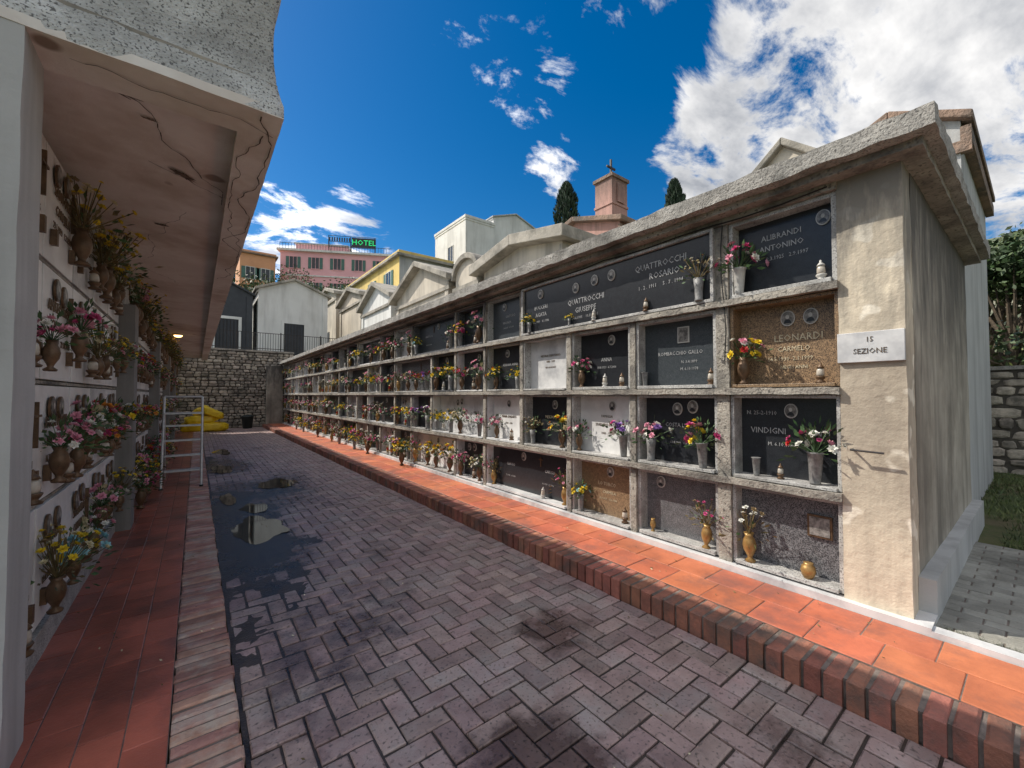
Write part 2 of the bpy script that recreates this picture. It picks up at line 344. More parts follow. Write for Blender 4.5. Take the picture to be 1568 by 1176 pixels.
for i in range(-2, int((X1 - X0) / w) + 3):
    for j in range(-2, int((Y1 - Y0) / w) + 3):
        d = (i - j) % 4
        if d == 0: a = (i, i + 2, j, j + 1)
        elif d == 3: a = (i, i + 1, j, j + 2)
        else: continue
        x0, x1, y0, y1 = max(X0, X0 + a[0] * w + g), min(X1, X0 + a[1] * w - g), max(Y0, Y0 + a[2] * w + g), min(Y1, Y0 + a[3] * w - g)
        if x1 - x0 < .02 or y1 - y0 < .02: continue
        h = .004 * noise.noise(Vector((x0 * 1.3, y0 * 1.3, 0))) + R.uniform(-.003, .003)
        jx, jy = R.uniform(-.003, .003), R.uniform(-.003, .003)
        mb.brick(x0 + jx, x1 + jx, y0 + jy, y1 + jy, -.04, h, paver, .005, .0018)
o = mb.obj('herringbone_paving'); setwet(o)
nx, ny = 70, 760; vs = []; mb = MB()
for j in range(ny + 1):
    for i in range(nx + 1):
        x = X0 - .02 + (X1 - X0 + .04) * i / nx; y = Y0 + (Y1 - Y0) * j / ny
        mud = 1.2 * math.exp(-((max(0, x - .5) / .5) ** 2 + ((y - 5.9) / 2.7) ** 2) * 1.2) + .75 * math.exp(-(((x - 1.2) / .4) ** 2 + ((y - 8.6) / .9) ** 2))
        mud += .6 * math.exp(-(((x - .3) / .3) ** 2 + ((y - 12) / 2.5) ** 2))
        n = noise.noise(Vector((x * 2.2, y * 2.2, 1))) * .55 + noise.noise(Vector((x * 7, y * 7, 4))) * .35 + noise.noise(Vector((x * 19, y * 19, 4))) * .2
        z = -.011 + .023 * max(0, min(1, mud + n * .55 - .12)) ** .8
        vs.append((x, y, min(z, .008) + .001 * n))
mb.add(vs, [(j * (nx + 1) + i, j * (nx + 1) + i + 1, (j + 1) * (nx + 1) + i + 1, (j + 1) * (nx + 1) + i) for j in range(ny) for i in range(nx)], soil)
o = mb.obj('joint_soil', smooth=True); setwet(o)
def puddle(cx, cy, rx, ry, sd):
    mb = MB(); n = 90; pts = []
    for k in range(n):
        a = 2 * math.pi * k / n; r = 1 + .45 * noise.noise(Vector((math.cos(a) * 1.2 + sd, math.sin(a) * 1.2, sd))) + .16 * noise.noise(Vector((math.cos(a) * 3 + sd, math.sin(a) * 3, sd))) + .04 * noise.noise(Vector((math.cos(a) * 9 + sd, math.sin(a) * 9, sd)))
        pts.append((cx + rx * r * math.cos(a), cy + ry * r * math.sin(a), .0097))
    mb.add(pts, [tuple(range(n))], m_water); mb.obj('puddle')
puddle(.66, 6.0, .3, .55, 1.3); puddle(.7, 7.05, .2, .28, 6.3); puddle(1.22, 8.75, .3, .42, 5.1); puddle(.42, 7.9, .1, .45, 8.); puddle(.5, 11.2, .2, .6, 3.); puddle(.62, 14.5, .2, .6, 4.4)
mb = MB()
for k in range(520):
    x = R.choice([R.uniform(.25, 2.7), R.uniform(3.05, 3.6), R.uniform(-.7, .2)]); y = R.uniform(.5, 18); s_ = R.uniform(.005, .015); a = R.uniform(0, 3.14)
    z = .013 if .22 < x < 2.75 else (.158 if x > 3 else .04)
    mb.add([(x - s_ * math.cos(a), y - s_ * math.sin(a), z), (x + s_ * .4 * math.sin(a), y - s_ * .4 * math.cos(a), z + .003), (x + s_ * math.cos(a), y + s_ * math.sin(a), z + .004), (x - s_ * .4 * math.sin(a), y + s_ * .4 * math.cos(a), z)], [(0, 1, 2, 3)], R.choice([leafdry, leafdry, leafdry, P['dry'], P['cream']]))
mb.obj('fallen_leaves')

mb = MB()
y = -4.
while y < 25:
    dy = .088 + R.uniform(-.003, .003)
    mb.brick(-.07 + R.uniform(-.006, .006), .2 + R.uniform(-.01, .008), y, y + dy - .014, -.04, .032 + R.uniform(-.004, .003), oldbrick, .008, .003); y += dy
mb.box(-.068, .19, -4, 25, -.04, .021, grout); mb.obj('brick_edging')
mb = MB()
nr = 4; tw = .67 / nr
for c in range(nr):
    y = -4 + (c % 2) * .17
    while y < 24:
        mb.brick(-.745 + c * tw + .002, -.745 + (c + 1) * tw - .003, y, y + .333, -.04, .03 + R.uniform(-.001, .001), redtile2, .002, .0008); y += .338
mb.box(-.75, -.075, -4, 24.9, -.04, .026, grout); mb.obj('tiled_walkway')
mb = MB()
y = -4.
while y < 24.8:
    dy = .096 + R.uniform(-.004, .004); mb.brick(2.75 + R.uniform(-.012, .005), 3.0, y, y + dy - .018, -.04, .15 + R.uniform(-.006, .003), redbrick, .009, .003); y += dy
mb.box(2.768, 2.998, -4, 24.8, -.04, .138, grout); mb.obj('brick_kerb')
mb = MB()
for c in range(2):
    y = -4 + (c % 2) * .12
    while y < 24.7:
        mb.brick(3.002 + c * .318, 3.002 + (c + 1) * .318 - .006, y, y + .324, 0, .152 + R.uniform(-.0015, .001), redtile, .003, .0008); y += .33
mb.box(3.001, 3.64, -4, 24.8, -.04, .147, grout); mb.obj('tiled_walkway')
mb = MB(); mb.rough(3.64, 3.74, -6, .5, -.04, .185, white_m2, .1, .003); mb.obj('marble_kerb')

mb = MB(); n = 60; e = 1500
def gc(t): return math.copysign(abs(t) ** 2.2, t) * e
vs = [(gc(-1 + 2 * i / n), gc(-1 + 2 * j / n), -.05) for j in range(n + 1) for i in range(n + 1)]
mb.add(vs, [(j * (n + 1) + i, j * (n + 1) + i + 1, (j + 1) * (n + 1) + i + 1, (j + 1) * (n + 1) + i) for j in range(n) for i in range(n)], grass); mb.obj('ground')
mb = MB(); nx, ny = 60, 120; vs = []
for j in range(ny + 1):
    for i in range(nx + 1):
        x = 3.73 + 30 * (i / nx) ** 1.5; y = -25 + 50.3 * j / ny
        vs.append((x, y, .115 + (.03 * noise.noise(Vector((x * .9, y * .9, 0))) if x > 6.5 else 0)))
mb.add(vs, [(j * (nx + 1) + i, j * (nx + 1) + i + 1, (j + 1) * (nx + 1) + i + 1, (j + 1) * (nx + 1) + i) for j in range(ny) for i in range(nx)], grass)
mb.obj('lawn', smooth=True)
mb = MB(); x = 3.76; k = 0
while x < 6.3:
    y = -6 + (k % 2) * .1
    while y < .52:
        y2 = min(y + .2, .53); mb.brick(x, x + .1, y + .003, y2, .05, .165 + R.uniform(-.003, .002), greypav, .004, .001); y += .206
    x += .106; k += 1
mb.box(3.75, 6.32, -6, .53, .03, .158, grout); mb.obj('paved_path')
mb = MB()
for k in range(14000):
    x = 6.35 + R.random() ** 1.3 * 6; y = R.uniform(-3, 2.2)
    if x < 7.7 and y > .3: continue
    h = R.uniform(.03, .09); a = R.uniform(0, 6.28); dx, dy = math.cos(a) * .01, math.sin(a) * .01
    mb.add([(x - dx, y - dy, .1), (x + dx, y + dy, .1), (x + R.uniform(-.05, .05), y + R.uniform(-.05, .05), .11 + h)], [(0, 1, 2)], treeleaf2)
for k in range(900):
    y = R.uniform(-2, .5); x = 3.75 + R.uniform(0, .05); h = R.uniform(.01, .045)
    mb.add([(x - .006, y, .15), (x + .006, y, .15), (x + R.uniform(-.03, .03), y + R.uniform(-.03, .03), .165 + h)], [(0, 1, 2)], treeleaf2)
mb.obj('grass_tufts')

# ---------------------------------------------------------------- right niche wall
W = empty('columbarium_wall')
YE = 24.6; PX = 3.87
MERGE = {(3, 4), (2, 6), (0, 7), (1, 8), (3, 7), (2, 10), (0, 11), (1, 12), (3, 13), (2, 15), (0, 17)}   # (row, first column) of double-width tombs
core = MB()
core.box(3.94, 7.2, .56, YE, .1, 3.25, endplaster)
core.obj('burial_block', W)
st = MB()
st.rough(3.70, 3.96, .55, .905, .18, 3.24, plaster, .05, .005, 4)
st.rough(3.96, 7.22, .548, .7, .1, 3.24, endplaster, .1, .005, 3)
st.rough(3.9, 7.3, .46, .55, .12, .42, w_grey, .12, .004)
st.rough(3.64, 3.93, .46, YE, .12, .2, white_m2, .1, .003)
ybs = [.905] + [1.74 + .95 * k for k in range(25)]
rows = [(2.49, 3.16), (1.715, 2.425), (.945, 1.65), (.215, .88)]
zsp = [(2.48, 3.18), (1.70, 2.44), (.93, 1.67), (.19, .9)]
for k, yb in enumerate(ybs[1:]):
    hw = .055 if k == 0 else .034
    for r in range(4):
        if (r, k + 1) in MERGE: continue
        st.rough(3.70, 3.945, yb - hw, yb + hw, zsp[r][0], zsp[r][1], cement, .05, .006, 8)
for i, z in enumerate((.88, 1.65, 2.425)):
    st.rough(3.66, 3.945, .9, YE, z + .006, z + .058, cement, .05, .007, 9)
st.rough(3.68, 3.945, .9, YE, 3.16, 3.25, cement, .08, .007, 8)
st.obj('cement_frame', W)
cap = MB()
cap.rough(3.45, 7.45, .36, YE + .1, 3.27, 3.40, capcem, .05, .012, 6)
cap.rough(3.56, 7.35, .43, YE, 3.215, 3.275, cement, .08, .006, 7)
cap.obj('cornice_slab', W, smooth=False)
up = MB(); up.rough(3.9, 7.3, .7, YE - .2, 3.40, 3.5, roofgrey, .15, .01, 4); up.obj('roof_screed', W)
pan = MB(); fr = MB(); let = MB(); port = MB()
NAMES = ['ROSSI MARIA', 'LEONARDI', 'GALLO', 'FERRARA ANNA', 'GRECO', 'COSTA LUIGI', 'MESSINA', 'RUSSO', 'AMATO ROSA', 'CONTI', 'SPADARO', 'LO TURCO', 'BIONDO', 'SANTORO', 'CARUSO']
FIRST = ['GIUSEPPE', 'ANTONINO', 'GIOVANNI', 'CARMELA', 'SALVATORE', 'CONCETTA', 'ANGELO', 'VINCENZA']
def dates(): return '%d.%d.19%02d   %d.%d.%d' % (R.randint(1, 28), R.randint(1, 12), R.randint(10, 45), R.randint(1, 28), R.randint(1, 12), R.randint(1975, 2009))
def oval(mb, y, z, x, side, r=.05, rim=porcelain):
    n = 18; d = -1 if side > 0 else 1
    for (rr, dx, mt) in ((1.15, .012, rim), (1., .016, photo_m)):
        vs = [(x + d * dx, y + r * .8 * rr * math.cos(2 * math.pi * k / n), z + r * rr * math.sin(2 * math.pi * k / n)) for k in range(n)]
        v2 = [(x, p[1], p[2]) for p in vs]
        mb.add(vs + v2, [tuple(range(n))] + [(k, (k + 1) % n, n + (k + 1) % n, n + k) for k in range(n)], mt)
    mb.add([(x + d * .0175, y + r * .25 * math.cos(6.283 * k / 10), z + r * .2 + r * .32 * math.sin(6.283 * k / 10)) for k in range(10)], [tuple(range(10))], vwhite)
    mb.add([(x + d * .0172, y + r * .5 * math.cos(math.pi * k / 8), z - r * .75 + r * .6 * math.sin(math.pi * k / 8)) for k in range(9)], [tuple(range(9))], black_g)
def cross(mb, y, z, x, h, mt):
    mb.box(x - .012, x, y - .007, y + .007, z - h / 2, z + h / 2, mt); mb.box(x - .011, x, y - h * .3, y + h * .3, z + h * .14, z + h * .14 + .014, mt)
def cell(r, ya, yb, mat, lines=None, nport=1, py=None, frame=None):
    z0, z1 = rows[r]; fm = frame or R.choice([marble_fr, marble_fr, marble_fr, white_m2, grey_g]); t = R.uniform(.022, .034)
    a, b2 = ya + .004, yb - .004
    px = PX + R.uniform(-.035, .0)
    pan.box(px, 3.935, a + .002, b2 - .002, z0 + .002, z1 - .002, mat)
    xf = 3.725 + R.uniform(-.012, .012)
    fr.box(xf, PX + .02, a, a + t, z0, z1, fm); fr.box(xf, PX + .02, b2 - t, b2, z0, z1, fm)
    fr.box(xf + .002, PX + .02, a + t, b2 - t, z1 - t, z1, fm); fr.box(xf - .03, PX + .02, a + t, b2 - t, z0, z0 + t, fm)
    lm = letter_b if mat in (white_m, white_m2) else (letter_g if R.random() < .25 else letter_s)
    if mat is brown_g: lm = letter_g
    yc = (a + b2) / 2; zc = (z0 + z1) / 2
    if lines is None:
        for yo in ([0] if b2 - a < 1.2 else [-.42, .42]):
            ls = [(R.choice(NAMES), .065, yo + R.uniform(-.06, .06), .05), (R.choice(FIRST), .055, yo + R.uniform(-.05, .05), -.045), (dates(), .038, yo, -.125)]
            if R.random() < .4: ls = ls[:1] + ls[2:]
            lines = (lines or []) + ls
        if R.random() < .5: cross(fr, yc + R.uniform(-.3, .3), z1 - .16, px - .001, .14, bronze)
    for (s_, sz_, dy, dz) in lines:
        wall_text(let, s_, yc + dy, zc + dz, px - .003, sz_ * .9, lm, 1)
    for k in range(nport):
        oval(port, (py if py is not None else yc + R.uniform(-.12, .12)) + .16 * k, z1 - .13 + (.0 if nport == 1 else R.uniform(-.02, .02)), px - .003, 1, .052 if nport == 1 else .056)
    return px

G = lambda k: (ybs[k - 1] + (.0 if k == 1 else .034 if k > 2 else .055), ybs[k] - (.034 if k > 1 else .055))
done = set()
def near(r, c0, c1, mat, **k):
    for c in range(c0, c1 + 1): done.add((r, c))
    return cell(r, G(c0)[0], G(c1)[1], mat, **k)
near(0, 1, 1, black_g, lines=[('ALIBRANDI', .075, .02, .16), ('ANTONINO', .075, .02, .07), ('2.3.1925   2.9.1997', .05, -.02, -.02)], py=1.02, frame=marble_fr)
near(0, 5, 5, dark_g)
near(1, 1, 1, brown_g, lines=[('LEONARDI', .09, -.08, .05), ('CARMELO', .065, -.05, -.04), ('14.5.1930  2.1.1999', .052, -.02, -.12), ('NEGLI ANNI', .045, -.05, -.19)], nport=2, py=1.12, frame=brown_g)
near(1, 2, 2, dark_g, lines=[('ROMBACCHIO GALLO', .06, 0, 0), ('N. 3.4.1899', .045, -.1, -.09), ('M. 6.10.1978', .045, -.1, -.16)], nport=0)
near(1, 3, 3, black_g, lines=[('ANNA', .07, 0, 0), ('18.8.1921  4.7.2006', .045, 0, -.09)])
near(1, 4, 4, white_m2, lines=[('MESSINA SEBASTIANO', .05, 0, .12), ('1888 - 1971', .045, 0, .04), ('RIPOSA IN PACE', .035, 0, -.04)], nport=0)
near(1, 5, 5, black_g)
near(2, 1, 1, black_g, lines=[('N. 25-2-1910', .055, .2, .2), ('VINDIGNI', .078, .15, .05), ('SANTI', .078, -.2, .05), ('M. 6.10.1984', .05, .05, -.06)], py=1.27, frame=marble_fr)
near(2, 2, 2, black_g, nport=2, py=2.1); near(2, 3, 3, white_m, lines=[('FAMIGLIA', .05, 0, .1), ('SPADARO PAOLO', .055, 0, .0), ('1903 - 1986', .045, 0, -.1)])
near(2, 4, 4, black_g); near(2, 5, 5, white_m, lines=[('MARIA SPADARO', .06, 0, .02), ('1910 - 1990', .045, 0, -.08)])
pf = near(3, 1, 1, grey_g, lines=[], nport=0, frame=marble_fr); near(3, 2, 2, grey_g, lines=[], nport=1, py=2.45); near(3, 3, 3, brown_g)
near(3, 4, 5, black_g, nport=1, frame=white_m2)
near(2, 6, 7, white_m2, nport=2)
pan.box(3.695, 3.9, 1.80, 4.53, 2.495, 3.155, black_g)
for (a, b2, c, d) in ((1.795, 1.825, 2.49, 3.158), (4.505, 4.54, 2.49, 3.158), (1.825, 4.505, 3.128, 3.157), (1.825, 4.505, 2.491, 2.52)):
    fr.box(3.662, 3.9, a, b2, c, d, marble_fr)
for (s_, sz_, y, z) in (('QUATTROCCHI', .092, 2.35, 2.98), ('ROSARIO', .092, 2.3, 2.87), ('1 . 2 . 1911     5 . 7 . 1994', .055, 2.35, 2.77),
                      ('QUATTROCCHI', .092, 3.35, 2.8), ('GIUSEPPE', .092, 3.35, 2.69), ('4.6.1905    10.11.1995', .05, 3.35, 2.6), ('BUCCERI', .075, 4.15, 2.84), ('AGATA', .075, 4.15, 2.74), ('3.2.1909    8.1.1986', .045, 4.15, 2.65)):
    wall_text(let, s_, y, z, 3.693, sz_, letter_s, 1)
for y, z in ((2.95, 3.0), (3.2, 3.0), (3.5, 2.97), (4.15, 3.02)): oval(port, y, z, 3.693, 1, .055)
for c in (2, 3, 4): done.add((0, c))
port.box(pf - .02, pf - .001, 1.0, 1.16, .55, .72, bronze); port.box(pf - .024, pf - .0205, 1.015, 1.145, .565, .705, photo_m)
port.box(PX - .045, PX - .001, 2.12, 2.24, 2.17, 2.33, porcelain); port.box(PX - .049, PX - .0455, 2.13, 2.23, 2.18, 2.32, photo_m)
pool = [black_g] * 6 + [dark_g] * 3 + [grey_g] * 3 + [white_m] * 3 + [white_m2] * 3 + [brown_g]
for r in range(4):
    for c in range(6, 26):
        if (r, c) in done: continue
        near(r, c, c + 1 if (r, c) in MERGE else c, R.choice(pool if r != 2 or c > 9 else [white_m, white_m2, black_g]), nport=R.choice([0, 1, 1, 2]))
pan.obj('granite_panels', W, bevel=.003); fr.obj('marble_frames', W, bevel=.003); let.obj('letters', W); port.obj('portraits', W)
pl = MB(); pl.box(3.674, 3.705, .552, .91, 1.88, 2.09, white_m2); pl.obj('section_plaque', W, bevel=.003)
pt = MB(); wall_text(pt, '15', .73, 2.035, 3.672, .05, letter_b, 1); wall_text(pt, 'SEZIONE', .73, 1.955, 3.672, .052, letter_b, 1); pt.obj('plaque_letters', W)
hk = MB(); hk.tube((3.71, .84, 1.265), (3.63, .83, 1.27), .007, iron); hk.tube((3.63, .84, 1.268), (3.63, .66, 1.262), .007, iron); hk.obj('iron_hook', W)
cb = MB(); pts = [(3.67 + .004 * math.sin(k), .95 + k * .3, 3.19 - .025 * abs(math.sin(k * .9))) for k in range(78)]
for a, b2 in zip(pts, pts[1:]): cb.tube(a, b2, .006, cablem, 5)
for yv in (1.72, 5.5, 9.4, 13.2):
    pz = [(3.685, yv + .02 * math.sin(z * 5), z) for z in [3.2 - .25 * k for k in range(6)]]
    for a, b2 in zip(pz, pz[1:]): cb.tube(a, b2, .005, cablem, 5)
cb.obj('cable', W)

sz = [2.518, 1.743, .973, .243]
X = 3.765
def PV(kind, r, y, s=1., x=X, name='flower_vase'): place(kind, x, y, sz[r], s, name=name)
GL = 'grave_lantern'
PV('pinkwhite', 0, 1.6, 1.15, 3.72); PV('drywhite', 0, 1.93, 1.05, 3.665); PV(LAMP[0], 0, 2.5, .8, 3.67, GL); PV('yellow', 0, 4.36, .7, 3.665); PV(LAMP[1], 0, 1.02, .95, X, GL); PV(LAMP[1], 0, 3.2, .8, 3.67, GL)
PV('yellow', 0, 3.6, .42, 3.67)
PV('yelpink', 1, 1.58, 1.05, 3.74); PV(LAMP[0], 1, 1.04, .9, name=GL); PV(EMPTYV, 1, 2.58, .75, name='stone_vase'); PV('pink', 1, 3.48, .95); PV(LAMP[1], 1, 3.12, .9, name=GL); PV(LAMP[0], 1, 2.88, .9, name=GL); PV(LAMP[0], 1, 1.88, .9, name=GL)
PV('yellow', 1, 4.75, .9); PV('yelbr', 1, 5.3, .9)
PV('magyel', 2, 1.95, 1.15, 3.74); PV('white', 2, 2.5, 1.15, 3.74); PV('redwhite', 2, 1.08, 1.2, 3.74); PV(EMPTYV, 2, 1.5, .75, name='stone_vase'); PV(LAMP[0], 2, 1.32, .7, name=GL)
PV('pink', 2, 3.52, .9); PV('purple', 2, 2.86, 1.15); PV('yelbr', 2, 3.82, 1.05); PV('drywhite', 2, 4.4, .95); PV('pink', 2, 5.28, .9); PV(LAMP[0], 2, 4.9, 1, name=GL)
PV('dryyel', 3, 1.55, 1.1, 3.74); PV(POT, 3, 1.14, .85, 3.75, name='brass_pot'); PV('dryred', 3, 1.93, 1., 3.74); PV(EMPTYB, 3, 2.5, .6, name='brass_vase'); PV('blueyel', 3, 3.48, .95, 3.74); PV('dryred', 3, 3.78, 1.05); PV(LAMP[1], 3, 4.2, .9, name=GL); PV(LAMP[0], 3, 2.85, 1, name=GL)
PV('dryred', 3, 5.35, 1.)
kinds = ['yellow', 'white', 'pink', 'red', 'redwhite', 'magyel', 'purple', 'dryyel', 'pinkwhite', 'yelbr', 'whitebr', 'dryred', 'yellow', 'yelpink', 'blueyel', 'whitebr']
for r in range(4):
    for c in range(6, 26):
        a, b2 = G(c)
        for y in (a + .15, b2 - .15):
            if R.random() < .85: PV(R.choice(kinds), r, y + R.uniform(-.03, .03), R.uniform(1., 1.35), 3.72)
        if R.random() < .5: PV(R.choice(LAMP), r, (a + b2) / 2 + R.uniform(-.1, .1), 1, name=GL)
for y in (8.4, 10.6, 11.7, 13.2, 14.1, 16, 18.5, 20.):
    place(R.choice(['yelbr', 'redwhite', 'yellow', 'pink', 'dryyel']), 3.5, y, .155, R.uniform(1.1, 1.4))

# ---------------------------------------------------------------- left niche wall with canopy
L = empty('columbarium_wall')
lw = MB(); YL = 23.5
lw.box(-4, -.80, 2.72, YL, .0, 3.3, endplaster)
for (a, b2) in ((2.66, 2.96), (6.75, 7.1), (11., 11.35), (15.2, 15.55), (19.4, 19.75)):
    lw.rough(-.9, -.615 if a < 3 else -.6, a, b2, .03, 3.262 if a < 3 else 2.75, w_grey if a < 3 else w_dkgrey, .1, .004, 5)
    if a > 3: lw.rough(-.9, -.7, a, b2, 2.75, 3.35, w_grey, .1, .004, 5)
lrows = [(2.49, 3.23), (1.74, 2.47), (.99, 1.72), (.22, .97)]
lw.rough(-.85, -.735, 2.9, YL, .03, .2, marble_fr, .1, .003)
for z in (.97, 1.72, 2.47): lw.box(-.85, -.762, 2.9, YL, z, z + .02, cement)
lw.obj('cement_frame', L)
lp = MB(); ll = MB(); lo = MB()
segs = [(2.96, 6.75), (7.1, 11.), (11.35, 15.2), (15.55, 19.4), (19.75, 23.4)]
LC = []
for (a, b2) in segs:
    n = 5; wd = (b2 - a) / n
    for k in range(n):
        ya, yb = a + k * wd, a + (k + 1) * wd
        for r, (z0, z1) in enumerate(lrows):
            m_ = R.choice([white_m, white_m, white_m, white_m2])
            lp.box(-.80, -.752 + R.uniform(-.004, .004), ya + .008, yb - .008, z0 + .01, z1 - .01, m_)
            yc = (ya + yb) / 2
            for (t, s_, dz) in ((R.choice(NAMES), .105, .12), (R.choice(FIRST), .095, 0), (dates(), .065, -.11)):
                wall_text(ll, t, yc, (z0 + z1) / 2 + dz, -.744, s_, letter_b, -1)
            for q in range(R.choice([1, 2, 2])): oval(lo, yc + .05 - .2 * q + R.uniform(-.03, .03), z1 - .12 - R.uniform(0, .04), -.745, -1, .065, bronze)
            if R.random() < .4: lo.box(-.752, -.728, yc + .26, yc + .274, z0 + .35, z0 + .62, bronze); lo.box(-.752, -.729, yc + .2, yc + .334, z0 + .53, z0 + .544, bronze)
            LC.append((r, ya, yb, z0))
            for yy in (yc - .24, yc + .24): lo.box(-.752, -.72, yy - .02, yy + .02, z0 + .12, z0 + .22, bronze)
lp.obj('marble_slabs', L, bevel=.003); ll.obj('letters', L); lo.obj('bronze_ornaments', L)
lk = ['pink', 'whitebr', 'yelbr', 'purbr', 'whitebr', 'red', 'drybr', 'yelpink', 'purbr', 'pink']
for (r, ya, yb, z0) in LC:
    yc = (ya + yb) / 2
    zz = z0 + .06
    spots = [yc + R.choice([-.24, .24])] if R.random() < .5 else [yc - .24, yc + .24]
    for y in spots:
        k = R.choice(lk)
        if r == 0: k = R.choice(['drybr', 'drybr', 'yelbr', 'drybr', 'whitebr'])
        tl = abs(y - 4.3) < .35 and r == 3
        if tl: k = 'teal'
        if r == 0 and ya < 3.4: continue
        if ya < 3.3 and R.random() < .6: continue
        place(k, -.685, y, zz + R.uniform(-.03, .12), (.9 if tl else R.uniform(.75, 1.15)) * (1.2 if r == 0 else 1))
    if R.random() < .55: place(LAMP[0], -.7, yc + R.uniform(-.08, .08), zz, 1.1, name=GL)
for y in (7.9, 8.3, 9, 10.1, 12, 13): place(R.choice(['purbr', 'red', 'yelbr', 'purbr']), -.6, y, .035, 1.3)

ro = MB()
XR, YF, YB = .377, 2.66, 23.6
prof = [(.0, 3.255), (.0, 3.32), (.012, 3.36), (.035, 3.46), (.05, 3.6), (.05, 3.75), (.035, 3.9), (.015, 4.02), (.0, 4.1), (.0, 4.46)]
path = [(-4 + i * .073, 'f') for i in range(60)] + [(0, 'c')] + [(YF + .15 * (i + 1), 's') for i in range(139)]
vs = []
fine = []
for a, b2 in zip(prof, prof[1:]):
    k = 3 if b2[1] - a[1] > .1 else 1
    for q in range(k): fine.append((a[0] + (b2[0] - a[0]) * q / k, a[1] + (b2[1] - a[1]) * q / k))
fine.append(prof[-1])
for d, z in fine:
    for t, kd in path:
        p = Vector((t, YF + d, z)) if kd == 'f' else (Vector((XR - d, YF + d, z)) if kd == 'c' else Vector((XR - d, t, z)))
        nn = noise.noise_vector(p * 5) * .005 + noise.noise_vector(p * 21) * .003
        vs.append(tuple(p + nn))
n = len(path)
ro.add(vs, [(j * n + i, j * n + i + 1, (j + 1) * n + i + 1, (j + 1) * n + i) for j in range(len(fine) - 1) for i in range(n - 1)], parcem)
ro.box(-4, XR - .02, YF + .02, YB - .02, 4.40, 4.45, roofgrey)
ro.obj('parapet', L, smooth=True)
sf = MB()
sf.rough(.17, XR, YF, YB, 3.25, 3.30, soffit, .08, .004, 6)
sf.rough(-4, .17, YF, YF + .3, 3.25, 3.30, soffit, .08, .004, 6)
sf.rough(-1.0, .19, YF + .28, YB, 3.345, 3.40, soffit, .15, .006, 3)
sf.box(-4, XR - .03, YF + .03, YB, 3.41, 3.45, roofgrey)
sf.obj('soffit', L)
ck = MB()
def crack(p, d, n, w, z, lim):
    x, y = p; a = d
    for i in range(n):
        a += R.uniform(-.7, .7); a = d + (a - d) * .7
        x2, y2 = min(lim[1], max(lim[0], x + math.cos(a) * .05)), min(lim[3], max(lim[2], y + math.sin(a) * .05))
        if abs(x2 - x) + abs(y2 - y) < .01: break
        nx_, ny_ = -math.sin(a) * w * R.uniform(.3, .9), math.cos(a) * w * R.uniform(.3, .9)
        ck.add([(x - nx_, y - ny_, z), (x + nx_, y + ny_, z), (x2 + nx_, y2 + ny_, z), (x2 - nx_, y2 - ny_, z)], [(0, 1, 2, 3)], crackm); x, y = x2, y2
inn_ = (-.72, .15, 2.98, 23); edg = (.19, .355, 2.68, 23); fro = (-.6, .35, 2.68, 2.93)
crack((-.55, 3.0), .9, 34, .004, 3.336, inn_); crack((-.3, 3.9), .6, 16, .004, 3.336, inn_); crack((.27, 2.7), 1.57, 90, .005, 3.242, edg); crack((.3, 2.9), 1.57, 60, .004, 3.242, edg); crack((-.5, 2.78), .0, 18, .003, 3.242, fro); crack((-.1, 4.8), 1.8, 40, .003, 3.336, inn_)
crack((-.6, 7), 1.2, 20, .003, 3.336, inn_)
def spall(cx, cy, rx, ry, ang, z, sd):
    pts = []
    for k in range(70):
        a = 2 * math.pi * k / 70; r = 1 + .7 * noise.noise(Vector((math.cos(a) * 2 + sd, math.sin(a) * 2, sd))) + .6 * noise.noise(Vector((math.cos(a) * 6 + sd, math.sin(a) * 6, sd)))
        px, py = rx * r * math.cos(a), ry * r * math.sin(a); pts.append((cx + px * math.cos(ang) - py * math.sin(ang), cy + px * math.sin(ang) + py * math.cos(ang), z))
    ck.add(pts, [tuple(range(70))], exposed)
spall(-.42, 3.08, .13, .022, .35, 3.334, 1); spall(-.1, 4.0, .1, .03, .8, 3.334, 4); spall(-.25, 3.3, .04, .012, .2, 3.334, 9); spall(-.3, 5.3, .05, .02, .2, 3.334, 19)
ck.obj('cracks', L)
lm = MB(); lm.lathe([(.11, 0), (.115, .02), (.115, .035)], (-.42, 14.6, 3.30), 20, w_white); lm.lathe([(.03, -.05), (.075, -.035), (.1, 0)], (-.42, 14.6, 3.30), 20, lampglow); lm.obj('ceiling_lamp', smooth=True)

